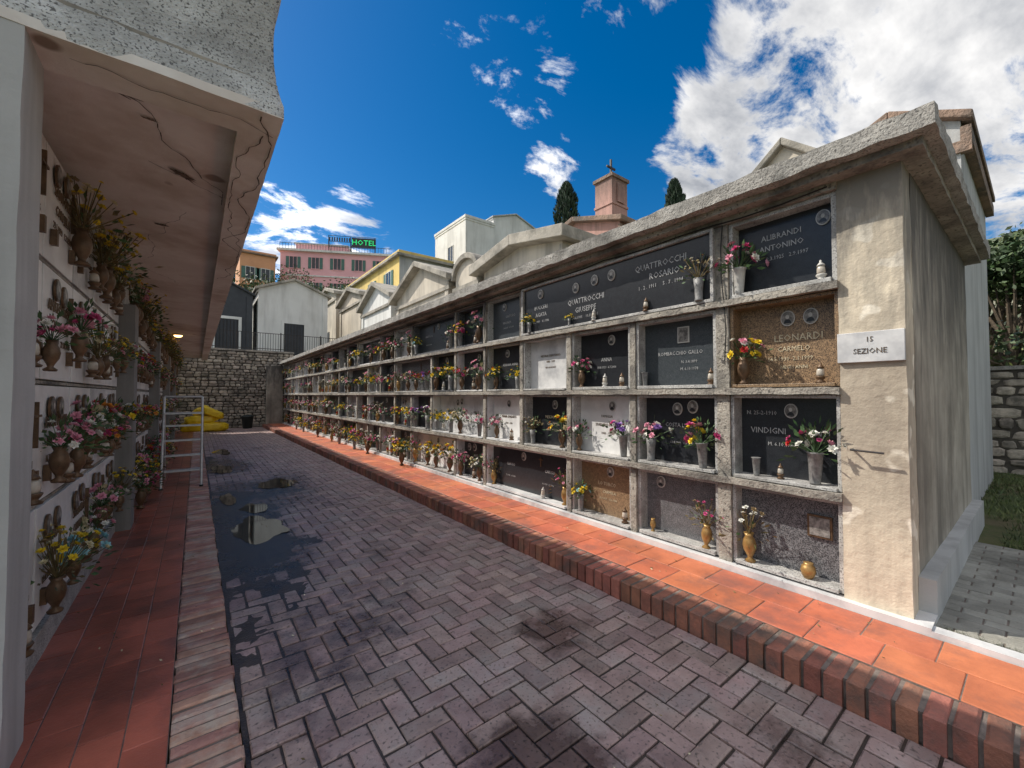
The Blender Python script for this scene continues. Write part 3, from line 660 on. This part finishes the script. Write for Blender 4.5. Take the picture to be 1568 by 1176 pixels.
# ---------------------------------------------------------------- rubble walls
def rubble(axis, c, a0, a1, z0, z1, thick, s=.24):
    mb = MB()
    if axis == 'y': mb.box(a0, a1, c, c + thick, z0, z1, stonemort)
    else: mb.box(c, c + thick, a0, a1, z0, z1, stonemort)
    z = z0
    while z < z1 - .04:
        h = min(R.uniform(.6, 1.05) * s * .75, z1 - z); a = a0
        while a < a1 - .03:
            w_ = min(R.uniform(.6, 1.7) * s, a1 - a); d = R.uniform(.02, .055); cx, cz = a + w_ / 2, z + h / 2 + R.uniform(-.02, .02)
            o1 = []; o2 = []; o3 = []
            for k in range(8):
                t = 2 * math.pi * (k + .5) / 8; ex = math.copysign(abs(math.cos(t)) ** .55, math.cos(t)); ez = math.copysign(abs(math.sin(t)) ** .55, math.sin(t))
                j = R.uniform(.8, 1.04)
                o1.append((cx + ex * w_ * .5 * j, 0, cz + ez * h * .5 * j)); o2.append((cx + ex * w_ * .44 * j, d * .8, cz + ez * h * .42 * j)); o3.append((cx + ex * w_ * .25 * j, d * R.uniform(.9, 1.2), cz + ez * h * .25 * j))
            vs = [(p[0], c - p[1], p[2]) if axis == 'y' else (c - p[1], p[0], p[2]) for p in o1 + o2 + o3]
            fs = [(k, (k + 1) % 8, 8 + (k + 1) % 8, 8 + k) for k in range(8)] + [(8 + k, 8 + (k + 1) % 8, 16 + (k + 1) % 8, 16 + k) for k in range(8)] + [tuple(range(16, 24))]
            mb.add(vs, fs, stone); a += w_
        z += h
    return mb
mb = rubble('y', 25.0, -2.5, 4.2, 0, 3.9, .45)
mb.rough(-2.5, 4.2, 24.93, 25.5, 3.9, 3.99, cement, .15, .008, 5)
mb.obj('stone_retaining_wall')
mb = rubble('x', 12.6, -9, 5, .05, 2.15, .4, .3)
mb.rough(12.55, 13.05, -9, 5, 2.15, 2.22, capcem, .15, .01, 5)
mb.obj('stone_boundary_wall')
mb = MB()
x = -2.4
while x < 8.4:
    mb.box(x - .01, x + .01, 25.24, 25.256, 3.99, 4.95, iron); x += .12
for z in (4.1, 4.93): mb.box(-2.45, 8.4, 25.235, 25.262, z, z + .03, iron)
for x in (-2.4, -.4, 1.6, 3.6, 5.6): mb.box(x - .025, x + .025, 25.22, 25.27, 3.99, 5.02, iron)
mb.obj('iron_railing')

# ---------------------------------------------------------------- chapels and houses
def window(mb, axis, c, a, z, w_, h, sgn, fm=w_white, shut=None):
    def bx(d0, d1, a0, a1, z0, z1, m_):
        lo_, hi = sorted((c + sgn * d0, c + sgn * d1))
        if axis == 'x': mb.box(lo_, hi, a0, a1, z0, z1, m_)
        else: mb.box(a0, a1, lo_, hi, z0, z1, m_)
    bx(-.05, .012, a - w_ / 2, a + w_ / 2, z, z + h, glass)
    t = .07
    bx(-.05, .05, a - w_ / 2 - t, a - w_ / 2, z - t, z + h + t, fm); bx(-.05, .05, a + w_ / 2, a + w_ / 2 + t, z - t, z + h + t, fm)
    bx(-.05, .048, a - w_ / 2, a + w_ / 2, z + h, z + h + t, fm); bx(-.05, .09, a - w_ / 2 - t * 1.5, a + w_ / 2 + t * 1.5, z - t * 1.5, z, fm)
    bx(-.05, .03, a - .025, a + .025, z, z + h, fm)
    if shut:
        bx(.0, .06, a - w_ - .02, a - w_ / 2 - t, z, z + h, shut); bx(.0, .06, a + w_ / 2 + t, a + w_ + .02, z, z + h, shut)

def gable(name, x0, x1, y0, y1, z0, ze, za, ridge, wm, rm, t=.16, o=.25, door=True, arch=False):
    E = empty(name); b_ = MB(); r_ = MB(); d_ = MB()
    lo_, hi = (y0, y1) if ridge == 'x' else (x0, x1); mid = (lo_ + hi) / 2
    if arch:
        poly = [(lo_, z0), (hi, z0), (hi, ze)] + [(mid + (hi - mid) * math.cos(math.pi * k / 14), ze + (za - ze) * math.sin(math.pi * k / 14)) for k in range(1, 14)] + [(lo_, ze)]
    else: poly = [(lo_, z0), (hi, z0), (hi, ze), (mid, za), (lo_, ze)]
    A, B = (x0, x1) if ridge == 'x' else (y0, y1)
    b_.extr(poly, ridge, A, B, wm)
    if arch:
        ou = [(mid + (hi - mid + o) * math.cos(math.pi * k / 14), ze + .02 + (za - ze + t) * math.sin(math.pi * k / 14)) for k in range(15)]
        inn = [(mid + (hi - mid) * math.cos(math.pi * k / 14), ze + .01 + (za - ze) * math.sin(math.pi * k / 14)) for k in range(15)]
        r_.extr(ou + inn[::-1], ridge, A - o, B + o, rm)
    else:
        sl = (za - ze) / (mid - lo_)
        for sg in (1, -1):
            e_ = lo_ - o if sg > 0 else hi + o; zz = ze - sl * o
            r_.extr([(e_, zz + .004), (mid, za + .004), (mid, za + t), (e_, zz + t)], ridge, A - o, B + o, rm)
    if ridge == 'x':
        b_.box(x0 - .1, x1 + .1, y0 - .1, y0 - .001, ze - .3, ze - .12, rm); b_.box(x0 - .1, x0 - .001, y0 - .1, y1 + .1, ze - .45, ze - .3, rm)
        for yy in (y0, y1 - .3): b_.box(x0 - .06, x0 - .002, yy, yy + .3, z0, ze - .45, wm)
        if door: d_.box(x0 - .03, x0 + .05, mid - .45, mid + .45, z0, z0 + 2.1, w_dark)
    else:
        b_.box(x0 - .08, x0 - .002, y0 - .08, y1 + .08, ze - .22, ze - .1, rm)
        for xx in (x0, x1 - .3): b_.box(xx, xx + .3, y0 - .05, y0 - .002, z0, ze - .1, wm)
        if door:
            d_.box(mid - .55, mid + .55, y0 - .03, y0 + .05, z0, z0 + 2.2, w_dark)
            for k in range(7): d_.tube((mid - .5 + k * .166, y0 - .06, z0), (mid - .5 + k * .166, y0 - .06, z0 + 2.15), .015, iron, 6)
            d_.box(mid - .7, mid - .55, y0 - .07, y0 + .02, z0, z0 + 2.35, w_white); d_.box(mid + .55, mid + .7, y0 - .07, y0 + .02, z0, z0 + 2.35, w_white); d_.box(mid - .55, mid + .55, y0 - .07, y0 + .02, z0 + 2.2, z0 + 2.35, w_white)
    b_.obj('walls', E, fix=True); r_.obj('roof', E, fix=True, bevel=.02)
    if d_.v: d_.obj('door', E)
    return E
gable('burial_chapel', 8., 11.5, 14.5, 19.9, 0, 6.35, 7.45, 'x', w_cream, roofgrey, .24, .35)
gable('burial_chapel', 8., 11.5, 20.6, 25.4, 0, 6.8, 7.8, 'x', w_white, roofgrey, .24, .3)
gable('burial_chapel', 8.2, 11.5, 26.2, 31.0, 3.5, 8., 8.7, 'x', w_cream, roofgrey, .25, .3)
gable('burial_chapel', 8.2, 11.5, 32.0, 37.0, 4.5, 9.2, 9.9, 'x', w_cream, roofgrey, .25, .3)
gable('burial_chapel', 8., 11.5, 12.35, 14.0, 0, 6.1, 6.75, 'x', w_cream, roofgrey, .2, .15, arch=True)
gable('burial_chapel', 8., 11.5, 8.1, 12.0, 0, 5.95, 6.3, 'x', w_cream, roofgrey, .34, .4)
gable('burial_chapel', 11.2, 15, 8.6, 12.6, 0, 7.5, 8.1, 'x', w_rose, rooftile, .18, .25)
gable('burial_chapel', 8., 11.5, 2.1, 3.25, 0, 5.45, 5.95, 'x', w_cream, roofgrey, .14, .12)
gable('burial_chapel', 7.9, 11.5, .6, 1.98, 0, 5.25, 5.6, 'x', w_grey, rooftile, .12, .12)
gable('white_chapel', 2.8, 6.6, 28., 32, 3.8, 7.9, 8.65, 'y', w_white, roofgrey, .14, .2)
gable('slate_mausoleum', .1, 2.55, 28.3, 31, 3.8, 7.5, 8.1, 'y', w_dark, w_dark, .12, .15)
E = empty('bell_turret')
mb = MB(); mb.box(11.3, 12.15, 9.0, 9.75, 6, 9.25, w_rose); mb.box(11.24, 12.21, 8.94, 9.81, 9.251, 9.36, rooftile); mb.box(11.27, 12.18, 8.97, 9.78, 8.3, 8.38, w_rose)
mb.box(11.55, 11.95, 8.94, 8.968, 8.42, 9.1, w_rose); mb.obj('masonry', E)
mb = MB(); mb.box(11.7, 11.76, 9.35, 9.41, 9.36, 10.15, iron); mb.box(11.5, 11.96, 9.352, 9.408, 9.82, 9.88, iron); mb.tube((11.73, 9.38, 9.36), (11.73, 9.38, 9.45), .07, iron); mb.obj('cross', E)

def house(name, x0, x1, y0, y1, z0, z1, wms, wmy, cols_y, cols_x, zs, roofm=roofgrey, shut=shutter, par=.3):
    E = empty(name); b_ = MB(); w_ = MB(); r_ = MB()
    b_.box(x0, x1, y0 + .004, y1, z0, z1, wms); b_.box(x0 + .004, x1 - .004, y0, y0 + .2, z0, z1 - .004, wmy)
    r_.box(x0 - par, x1 + par, y0 - par, y1 + par, z1, z1 + .22, roofm); r_.box(x0 - .1, x1 + .1, y0 - .1, y1 + .1, z1 + .22, z1 + .5, wms)
    for z in zs:
        for c in cols_x: window(w_, 'x', x0, c, z, 1.0, 1.6, -1, w_white, shut)
        for c in cols_y: window(w_, 'y', y0, c, z, 1.0, 1.6, -1, w_white, shut)
    b_.obj('walls', E); r_.obj('roof', E, bevel=.03)
    if w_.v: w_.obj('windows', E)
    return E
house('yellow_house', 12.5, 17.2, 30.75, 47, 3, 12.6, w_yel, w_grey, [], [33, 37, 41, 45], [7.2, 10.2], roofgrey)
house('white_apartment_block', 20.8, 24.2, 34.5, 41, 3, 19.0, w_white, w_white, [], [37.5], [15.5], w_white, None, .05)
gable('white_apartment_block', 24.25, 30.2, 34.7, 42, 3, 20.2, 21.2, 'y', w_white, w_grey, .15, .15, door=False)
house('orange_house', 4.4, 8.6, 66, 74, 10, 21.0, w_orange, w_orange, [5.6, 7.4], [], [17.6], rooftile)
H = empty('pink_hotel', (9.6, 69., 0), rad(-27)); b_ = MB(); w_ = MB(); r_ = MB()
b_.box(0, 16, 0, 10, 10, 23.2, w_pink); r_.box(-.4, 16.4, -.4, 10.4, 23.2, 23.5, w_white); b_.box(1.5, 9, 2, 9, 23.5, 25.0, w_pink); r_.box(1.3, 9.2, 1.8, 9.2, 25.0, 25.2, w_white)
b_.box(-.1, 16.1, -.12, -.002, 19.5, 19.7, w_white)
for z in (16.9, 20.7):
    for x in (1.8, 4.9, 8.0, 11.1, 14.2): window(w_, 'y', 0, x, z, 1.0, 1.7, -1, w_pink, shutter)
for y in (2.5, 6.5): window(w_, 'x', 0, y, 20.7, 1.1, 1.7, -1, w_pink, shutter)
b_.obj('walls', H); r_.obj('roof', H); w_.obj('windows', H)
bal = MB()
for k in range(40): bal.box(k * .4, k * .4 + .04, -.35, -.32, 23.5, 24.3, iron)
bal.box(0, 16, -.36, -.31, 24.3, 24.36, iron); bal.obj('roof_railing', H)
sg = MB(); SX = -1.9
for x in (8.4, 11.6, 15.2): sg.box(x + SX, x + .08 + SX, .7, .78, 23.5, 26.2, iron); sg.tube((x + SX, 2.5, 23.5), (x + SX, .8, 26), .04, iron)
for z in (24.5, 25.3, 26.2): sg.box(8.4 + SX, 15.4 + SX, .72, .8, z, z + .06, iron)
sg.box(11.8 + SX, 15.4 + SX, .74, .78, 24.6, 26.1, w_dark)
for k in range(9): sg.box(8.5 + k * .36 + SX, 8.7 + k * .36 + SX, .74, .76, 25.4, 26.0, w_dark)
sg.obj('sign_frame', H)
tx = MB(); vs, fs = text_geo('HOTEL'); m_ = Matrix(((1, 0, 0, 13.6 + SX), (0, 0, -1, .7), (0, 1, 0, 25.35), (0, 0, 0, 1))) @ Matrix.Scale(1.15, 4); tx.add(vs, fs, neon, m_); tx.obj('sign_letters', H)
house('cream_house', 17.5, 24, 44, 52, 6, 15.5, w_cream, w_cream, [19.3, 22], [46.5, 49.5], [12.2], rooftile)

# ---------------------------------------------------------------- hills
def hz(x, y):
    a = max(0, y - 26) * .2 + (3.6 if y > 25.6 else 0)
    b_ = max(0, x - 30) * .27 - max(0, x - 260) * .1
    base = max(a, b_, 0) if y > 25.6 else max(0, b_)
    base = min(base, 95 + (x + y) * .02)
    far = min(1, max(0, (max(x - 30, y - 40)) / 100))
    return base * (1 + far * .45 * noise.noise(Vector((x * .008, y * .008, 2)))) + far * 5 * noise.noise(Vector((x * .03, y * .03, 5)))
mb = MB()
xs = [-90 + 2.5 * k for k in range(90)] + [140 + 12 * k for k in range(40)]; ysv = [25.48 + 3 * k for k in range(45)] + [165 + 14 * k for k in range(35)]
n = len(xs); mb.add([(x, y, hz(x, max(y, 25.7)) + .01) for y in ysv for x in xs], [(j * n + i, j * n + i + 1, (j + 1) * n + i + 1, (j + 1) * n + i) for j in range(len(ysv) - 1) for i in range(n - 1)], hillm)
mb.obj('hillside', smooth=True)
mb = MB()
xs = [30 + 4 * k for k in range(30)] + [155 + 12 * k for k in range(38)]; ysv = [-300 + 8 * k for k in range(42)]; ysv = [y for y in ysv if y < 25.4] + [25.47]
n = len(xs); mb.add([(x, y, hz(x, 0) + .12 + (1.5 * noise.noise(Vector((x * .05, y * .05, 0))) if x > 40 else 0)) for y in ysv for x in xs], [(j * n + i, j * n + i + 1, (j + 1) * n + i + 1, (j + 1) * n + i) for j in range(len(ysv) - 1) for i in range(n - 1)], hillm)
mb.obj('hillside', smooth=True)

# ---------------------------------------------------------------- trees
def leafcard(mb, c, s, mat):
    a = Vector((R.gauss(0, 1), R.gauss(0, 1), R.gauss(0, 1))).normalized(); b_ = a.cross(Vector((R.gauss(0, 1), R.gauss(0, 1), R.gauss(0, 1)))).normalized()
    c = Vector(c); mb.add([c - a * s, c - b_ * s * .55, c + a * s, c + b_ * s * .55], [(0, 1, 2, 3)], mat)
def tree(name, x, y, z, h, rr, mat, n=5000, s=.11, clumps=28):
    mb = MB(); th = h * .45
    pts = [Vector((x, y, z))]
    for k in range(4): pts.append(pts[-1] + Vector((R.uniform(-.12, .12), R.uniform(-.12, .12), th / 4)))
    for k in range(4): mb.tube(pts[k], pts[k + 1], .05 * h * .45 * (1 - k * .15), bark, 8, .05 * h * .45 * (1 - (k + 1) * .15))
    cl = []
    for k in range(clumps):
        a = R.uniform(0, 6.28); e = R.uniform(-.5, 1.5); q = R.uniform(.45, 1.)
        c = Vector((x + math.cos(a) * math.cos(e) * rr * q, y + math.sin(a) * math.cos(e) * rr * q, z + h * .58 + math.sin(e) * h * .3 * q))
        cl.append((c, R.uniform(.14, .3) * rr)); mb.tube(pts[R.randint(2, 4)], c, .035 * h * .3, bark, 5, .01)
    for k in range(n):
        c, r_ = R.choice(cl); d = Vector((R.gauss(0, 1), R.gauss(0, 1), R.gauss(0, .8))).normalized() * r_ * R.random() ** .45
        leafcard(mb, c + d, s * R.uniform(.6, 1.3), mat)
    return mb.obj(name)
tree('oak_tree', 17.5, .5, .1, 6.3, 2.2, treeleaf, 9000, .08, 30)
tree('oak_tree', 17.0, -3.2, .1, 7.6, 2.8, treeleaf2, 9000, .09, 34)
tree('oak_tree', 22.5, 1.2, .1, 8.6, 2.8, treeleaf2, 8000, .1, 30)
tree('oak_tree', 16.2, -5.5, .1, 6.8, 2.6, treeleaf, 7000, .09, 30)
mb = MB()
for k in range(11000):
    y = R.uniform(-6, 4); x = 13.1 + R.random() ** 1.5 * 2.2; z = 1.2 + R.uniform(0, 1) * (1.5 + 1.1 * noise.noise(Vector((x, y, 0))))
    if R.random() < .4 + 1.2 * noise.noise(Vector((x * 1.5, y * 1.5, z * 1.5))): leafcard(mb, (x - R.random() * .6, y, z), R.uniform(.04, .08), R.choice([treeleaf, treeleaf2]) if z < 2.8 else treeleaf)
mb.obj('hedge_shrubs')
def cypress(x, y, z, h, r):
    mb = MB(); mb.tube((x, y, z), (x, y, z + h * .9), .16, bark, 8, .03)
    for k in range(9000):
        t = 1 - R.random() ** 1.3; prof_ = (min(1, t * 6) ** .6) * (1 - t) ** .42 * 1.1; a = R.uniform(0, 6.28)
        q = r * prof_ * (R.random() ** .3) * (1 + .4 * noise.noise(Vector((math.cos(a) * 2, math.sin(a) * 2, t * 14 + x))))
        c = Vector((x + math.cos(a) * q, y + math.sin(a) * q, z + .3 + t * h)); s = R.uniform(.1, .2)
        dv = Vector((math.cos(a) * .3, math.sin(a) * .3, 1)).normalized(); sd = dv.cross(Vector((R.gauss(0, 1), R.gauss(0, 1), .1))).normalized()
        mb.add([c - dv * s, c - sd * s * .4, c + dv * s * 1.3, c + sd * s * .4], [(0, 1, 2, 3)], cypleaf)
    mb.obj('cypress_tree')
cypress(21.5, 21.3, .1, 16.9, 1.75); cypress(27.8, 16.4, .1, 17.1, 1.7)
mb = MB()
for k in range(420):
    if k < 260:
        x = R.uniform(-20, 120); y = R.uniform(50, 190); z = hz(x, y)
        if 5 < x < 34 and y < 82: continue
    else: x = R.uniform(34, 170); y = R.uniform(-60, 24); z = hz(x, 0)
    rr = R.uniform(1.5, 3.4); m_ = R.choice([treeleaf, treeleaf2, cypleaf])
    for j in range(70):
        d = Vector((R.gauss(0, 1), R.gauss(0, 1), R.gauss(0, 1))).normalized() * rr * R.random() ** .4; leafcard(mb, (x + d[0], y + d[1], z + rr * .8 + d[2]), rr * .28, m_)
mb.obj('distant_trees')
mb = MB()
for (cx, cy, cz, rr) in ((3.4, 33, 8.3, 1.3), (5, 34, 8.6, 1.3), (10.5, 40, 10.5, 1.8), (8.5, 42, 10.8, 1.6), (1.5, 36, 8, 1.6), (5.5, 52, 13, 2.2), (9, 55, 15, 2.4), (1, 60, 16, 3), (15, 52, 14, 2)):
    for j in range(900):
        d = Vector((R.gauss(0, 1), R.gauss(0, 1), R.gauss(0, .7))).normalized() * rr * R.random() ** .4 * (1 + .4 * noise.noise(Vector((j * .7, cx, 0)))); leafcard(mb, (cx + d[0], cy + d[1], cz + d[2]), .14, R.choice([treeleaf, treeleaf2]))
    mb.tube((cx, cy, cz - 5), (cx, cy, cz), .15, bark)
mb.obj('garden_shrubs')

# ---------------------------------------------------------------- ladder, tarpaulin, bin
mb = MB(); xa, xb = -.45, .1
for x in (xa, xb):
    mb.tube((x, 9.2, .03), (x, 9.75, 1.62), .02, alu, 10); mb.tube((x, 10.35, .03), (x, 9.8, 1.3), .018, alu, 10)
    mb.tube((x, 9.2, .03), (x, 9.2, .06), .03, binm, 10); mb.tube((x, 9.2 + .26, .78), (x, 10.1, .78), .012, alu, 8)
for k, z in enumerate((.3, .56, .82, 1.08)):
    y = 9.2 + .55 * z / 1.6; mb.box(xa, xb, y - .01, y + .13, z, z + .03, alu)
mb.tube((xa, 9.75, 1.62), (xb, 9.75, 1.62), .02, alu, 10); mb.box(xa, xb, 9.6, 9.95, 1.3, 1.33, alu); mb.tube((xa, 10.3, .2), (xb, 10.3, .2), .014, alu, 8)
mb.obj('step_ladder', bevel=.003)
mb = MB()
def blob(c, sx, sy, sz_, rz, sd, e=.6):
    n1, n2 = 36, 20; vs = []; q = Matrix.Rotation(rz[1], 4, 'Y') @ Matrix.Rotation(rz[0], 4, 'Z')
    for j in range(n2 + 1):
        ph = -math.pi / 2 + math.pi * j / n2
        for i in range(n1):
            th = 2 * math.pi * i / n1; f = lambda v: math.copysign(abs(v) ** e, v)
            p = Vector((f(math.cos(th)) * f(math.cos(ph)) * sx, f(math.sin(th)) * f(math.cos(ph)) * sy, f(math.sin(ph)) * sz_))
            p *= 1 + .18 * noise.noise(p * 5 + Vector((sd, 0, 0))) + .1 * noise.noise(p * 13)
            p = q @ p; vs.append((c[0] + p[0], c[1] + p[1], c[2] + p[2]))
    mb.add(vs, [(j * n1 + i, j * n1 + (i + 1) % n1, (j + 1) * n1 + (i + 1) % n1, (j + 1) * n1 + i) for j in range(n2) for i in range(n1)], yellowp)
blob((.35, 23.3, .2), .85, .45, .22, (0, 0), 1); blob((.2, 23.4, .55), .6, .4, .2, (.1, -.12), 4); blob((.6, 23.3, .85), .42, .35, .17, (.3, .42), 7); blob((.2, 23.5, .95), .3, .3, .15, (.6, -.5), 9)
mb.obj('yellow_tarpaulin_heap', smooth=True)
mb = MB(); mb.lathe([(.19, 0), (.2, .02), (.25, .55), (.27, .56), (.27, .6), (.24, .63), (.05, .68)], (2.05, 24.2, 0), 18, binm); mb.tube((1.78, 24.2, .5), (1.78, 24.2, .58), .02, binm); mb.obj('rubbish_bin', smooth=True)
mb = MB(); mb.box(2.9, 3.66, 24.7, 24.95, 0, 3.2, endplaster); mb.obj('wall_return')

# ---------------------------------------------------------------- light, sky, camera
sd = Vector((1, -1.3, -1.7)).normalized()
sun = bpy.data.objects.new('sun', bpy.data.lights.new('sun', 'SUN')); S.collection.objects.link(sun)
sun.data.energy = 5; sun.data.angle = rad(.5); sun.data.color = (1, .94, .84); sun.rotation_euler = sd.to_track_quat('-Z', 'Y').to_euler()
elev = math.asin(-sd.z); rot = math.atan2(-sd.x, -sd.y)
wd = bpy.data.worlds.new('World'); S.world = wd; wd.use_nodes = True; nt = wd.node_tree; N = nt.nodes; Lk = nt.links
bg = N['Background']
sky = N.new('ShaderNodeTexSky'); sky.sky_type = 'NISHITA'; sky.sun_disc = False; sky.sun_elevation = elev; sky.sun_rotation = rot % (2 * math.pi); sky.air_density = 1.; sky.dust_density = .4; sky.ozone_density = 3.
hs = N.new('ShaderNodeHueSaturation'); hs.inputs['Saturation'].default_value = 1.45; hs.inputs['Value'].default_value = 1.0; Lk.new(sky.outputs[0], hs.inputs['Color'])
tc = N.new('ShaderNodeTexCoord')
nm = N.new('ShaderNodeVectorMath'); nm.operation = 'NORMALIZE'; Lk.new(tc.outputs['Generated'], nm.inputs[0])
sp = N.new('ShaderNodeSeparateXYZ'); Lk.new(nm.outputs[0], sp.inputs[0])
def mth(op, a, b_=None, c=None, clamp=False):
    n = N.new('ShaderNodeMath'); n.operation = op; n.use_clamp = clamp
    for i, v in enumerate((a, b_, c)):
        if v is None: continue
        if isinstance(v, (int, float)): n.inputs[i].default_value = v
        else: Lk.new(v, n.inputs[i])
    return n.outputs[0]
zz = mth('MAXIMUM', sp.outputs[2], 0.0); zz = mth('ADD', zz, .22)
cx = mth('DIVIDE', sp.outputs[0], zz); cy = mth('DIVIDE', sp.outputs[1], zz)
cm = N.new('ShaderNodeCombineXYZ'); Lk.new(cx, cm.inputs[0]); Lk.new(cy, cm.inputs[1])
def wnoise(scale, detail, rough, dist=0, off=0):
    n = N.new('ShaderNodeTexNoise'); n.inputs['Scale'].default_value = scale; n.inputs['Detail'].default_value = detail; n.inputs['Roughness'].default_value = rough; n.inputs['Distortion'].default_value = dist
    mp = N.new('ShaderNodeMapping'); mp.inputs['Location'].default_value = (off, off, 0); mp.inputs['Rotation'].default_value = (0, 0, rad(20)); mp.inputs['Scale'].default_value = (1, 1.6, 1); Lk.new(cm.outputs[0], mp.inputs[0]); Lk.new(mp.outputs[0], n.inputs[0]); return n.outputs[0]
nz = wnoise(3.4, 10, .64, .3, 3.1)
mask = None
def around(d, ro_, ri, wt):
    v = Vector(d).normalized(); dt = N.new('ShaderNodeVectorMath'); dt.operation = 'DOT_PRODUCT'; Lk.new(nm.outputs[0], dt.inputs[0]); dt.inputs[1].default_value = v
    mr = N.new('ShaderNodeMapRange'); mr.interpolation_type = 'SMOOTHSTEP'; Lk.new(dt.outputs['Value'], mr.inputs[0]); mr.inputs[1].default_value = math.cos(rad(ro_)); mr.inputs[2].default_value = math.cos(rad(ri)); mr.inputs[3].default_value = 0; mr.inputs[4].default_value = wt
    return mr.outputs[0]
for a_ in (((1.20, .30, .66), 22, 9, 1.3), ((1.45, .1, .74), 22, 11, 1.22), ((1.02, .38, .58), 10, 4, 1.3), ((.618, .786, .80), 10, 2, .86), ((.5, .87, .98), 10, 2, .74), ((.69, .73, .56), 6.5, 1, .84),
           ((.16, 1.136, .40), 8, 2, 1.0), ((.30, 1.03, .395), 8, 3, 1.0), ((1.56, .06, .40), 9, 3, 1.1), ((.93, .6, 1.15), 14, 3, .66), ((-.8, -.6, .8), 55, 25, 1.25), ((.6, -1, .5), 50, 22, 1.25), ((-1, 1, 1.2), 40, 22, 1.2), ((0, -.3, 1), 35, 15, 1.1)):  # wide entries at the end: unseen clouds added as white fill light
    mr = around(*a_); mask = mr if mask is None else mth('MAXIMUM', mask, mr)
val = mth('ADD', nz, mth('MULTIPLY', mth('SUBTRACT', mask, 1.), .34))
dens = N.new('ShaderNodeMapRange'); dens.interpolation_type = 'SMOOTHSTEP'; Lk.new(val, dens.inputs[0]); dens.inputs[1].default_value = .44; dens.inputs[2].default_value = .58
shade = N.new('ShaderNodeMapRange'); Lk.new(mth('ADD', wnoise(1.9, 6, .55, 0, 9.), mth('MULTIPLY', val, .35)), shade.inputs[0]); shade.inputs[1].default_value = .62; shade.inputs[2].default_value = .84
cc = N.new('ShaderNodeMix'); cc.data_type = 'RGBA'; Lk.new(shade.outputs[0], cc.inputs[0]); cc.inputs[6].default_value = (8.8, 8.7, 8.6, 1); cc.inputs[7].default_value = (3.2, 3.4, 3.8, 1)
fill_boost = mth('ADD', 1.0, around((-1, 1.3, 1.7), 75, 15, 1.5))   # extra brightness added to the unseen clouds around the sun, as shadow fill
cb2 = N.new('ShaderNodeVectorMath'); cb2.operation = 'SCALE'; Lk.new(cc.outputs[2], cb2.inputs[0]); Lk.new(fill_boost, cb2.inputs['Scale'])
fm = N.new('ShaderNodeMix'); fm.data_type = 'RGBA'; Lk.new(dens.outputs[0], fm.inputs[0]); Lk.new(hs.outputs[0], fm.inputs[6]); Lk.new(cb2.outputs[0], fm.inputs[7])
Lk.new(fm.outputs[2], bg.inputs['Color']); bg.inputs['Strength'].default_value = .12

cam = bpy.data.objects.new('camera', bpy.data.cameras.new('camera')); S.collection.objects.link(cam); S.camera = cam
cam.location = (0, 0, 1.65); cam.rotation_euler = (rad(91.55), 0, rad(-37.6)); cam.data.lens = 14.42; cam.data.sensor_width = 36; cam.data.clip_start = .05; cam.data.clip_end = 5000
S.view_settings.view_transform = 'Standard'; S.view_settings.look = 'None'; S.view_settings.exposure = 0
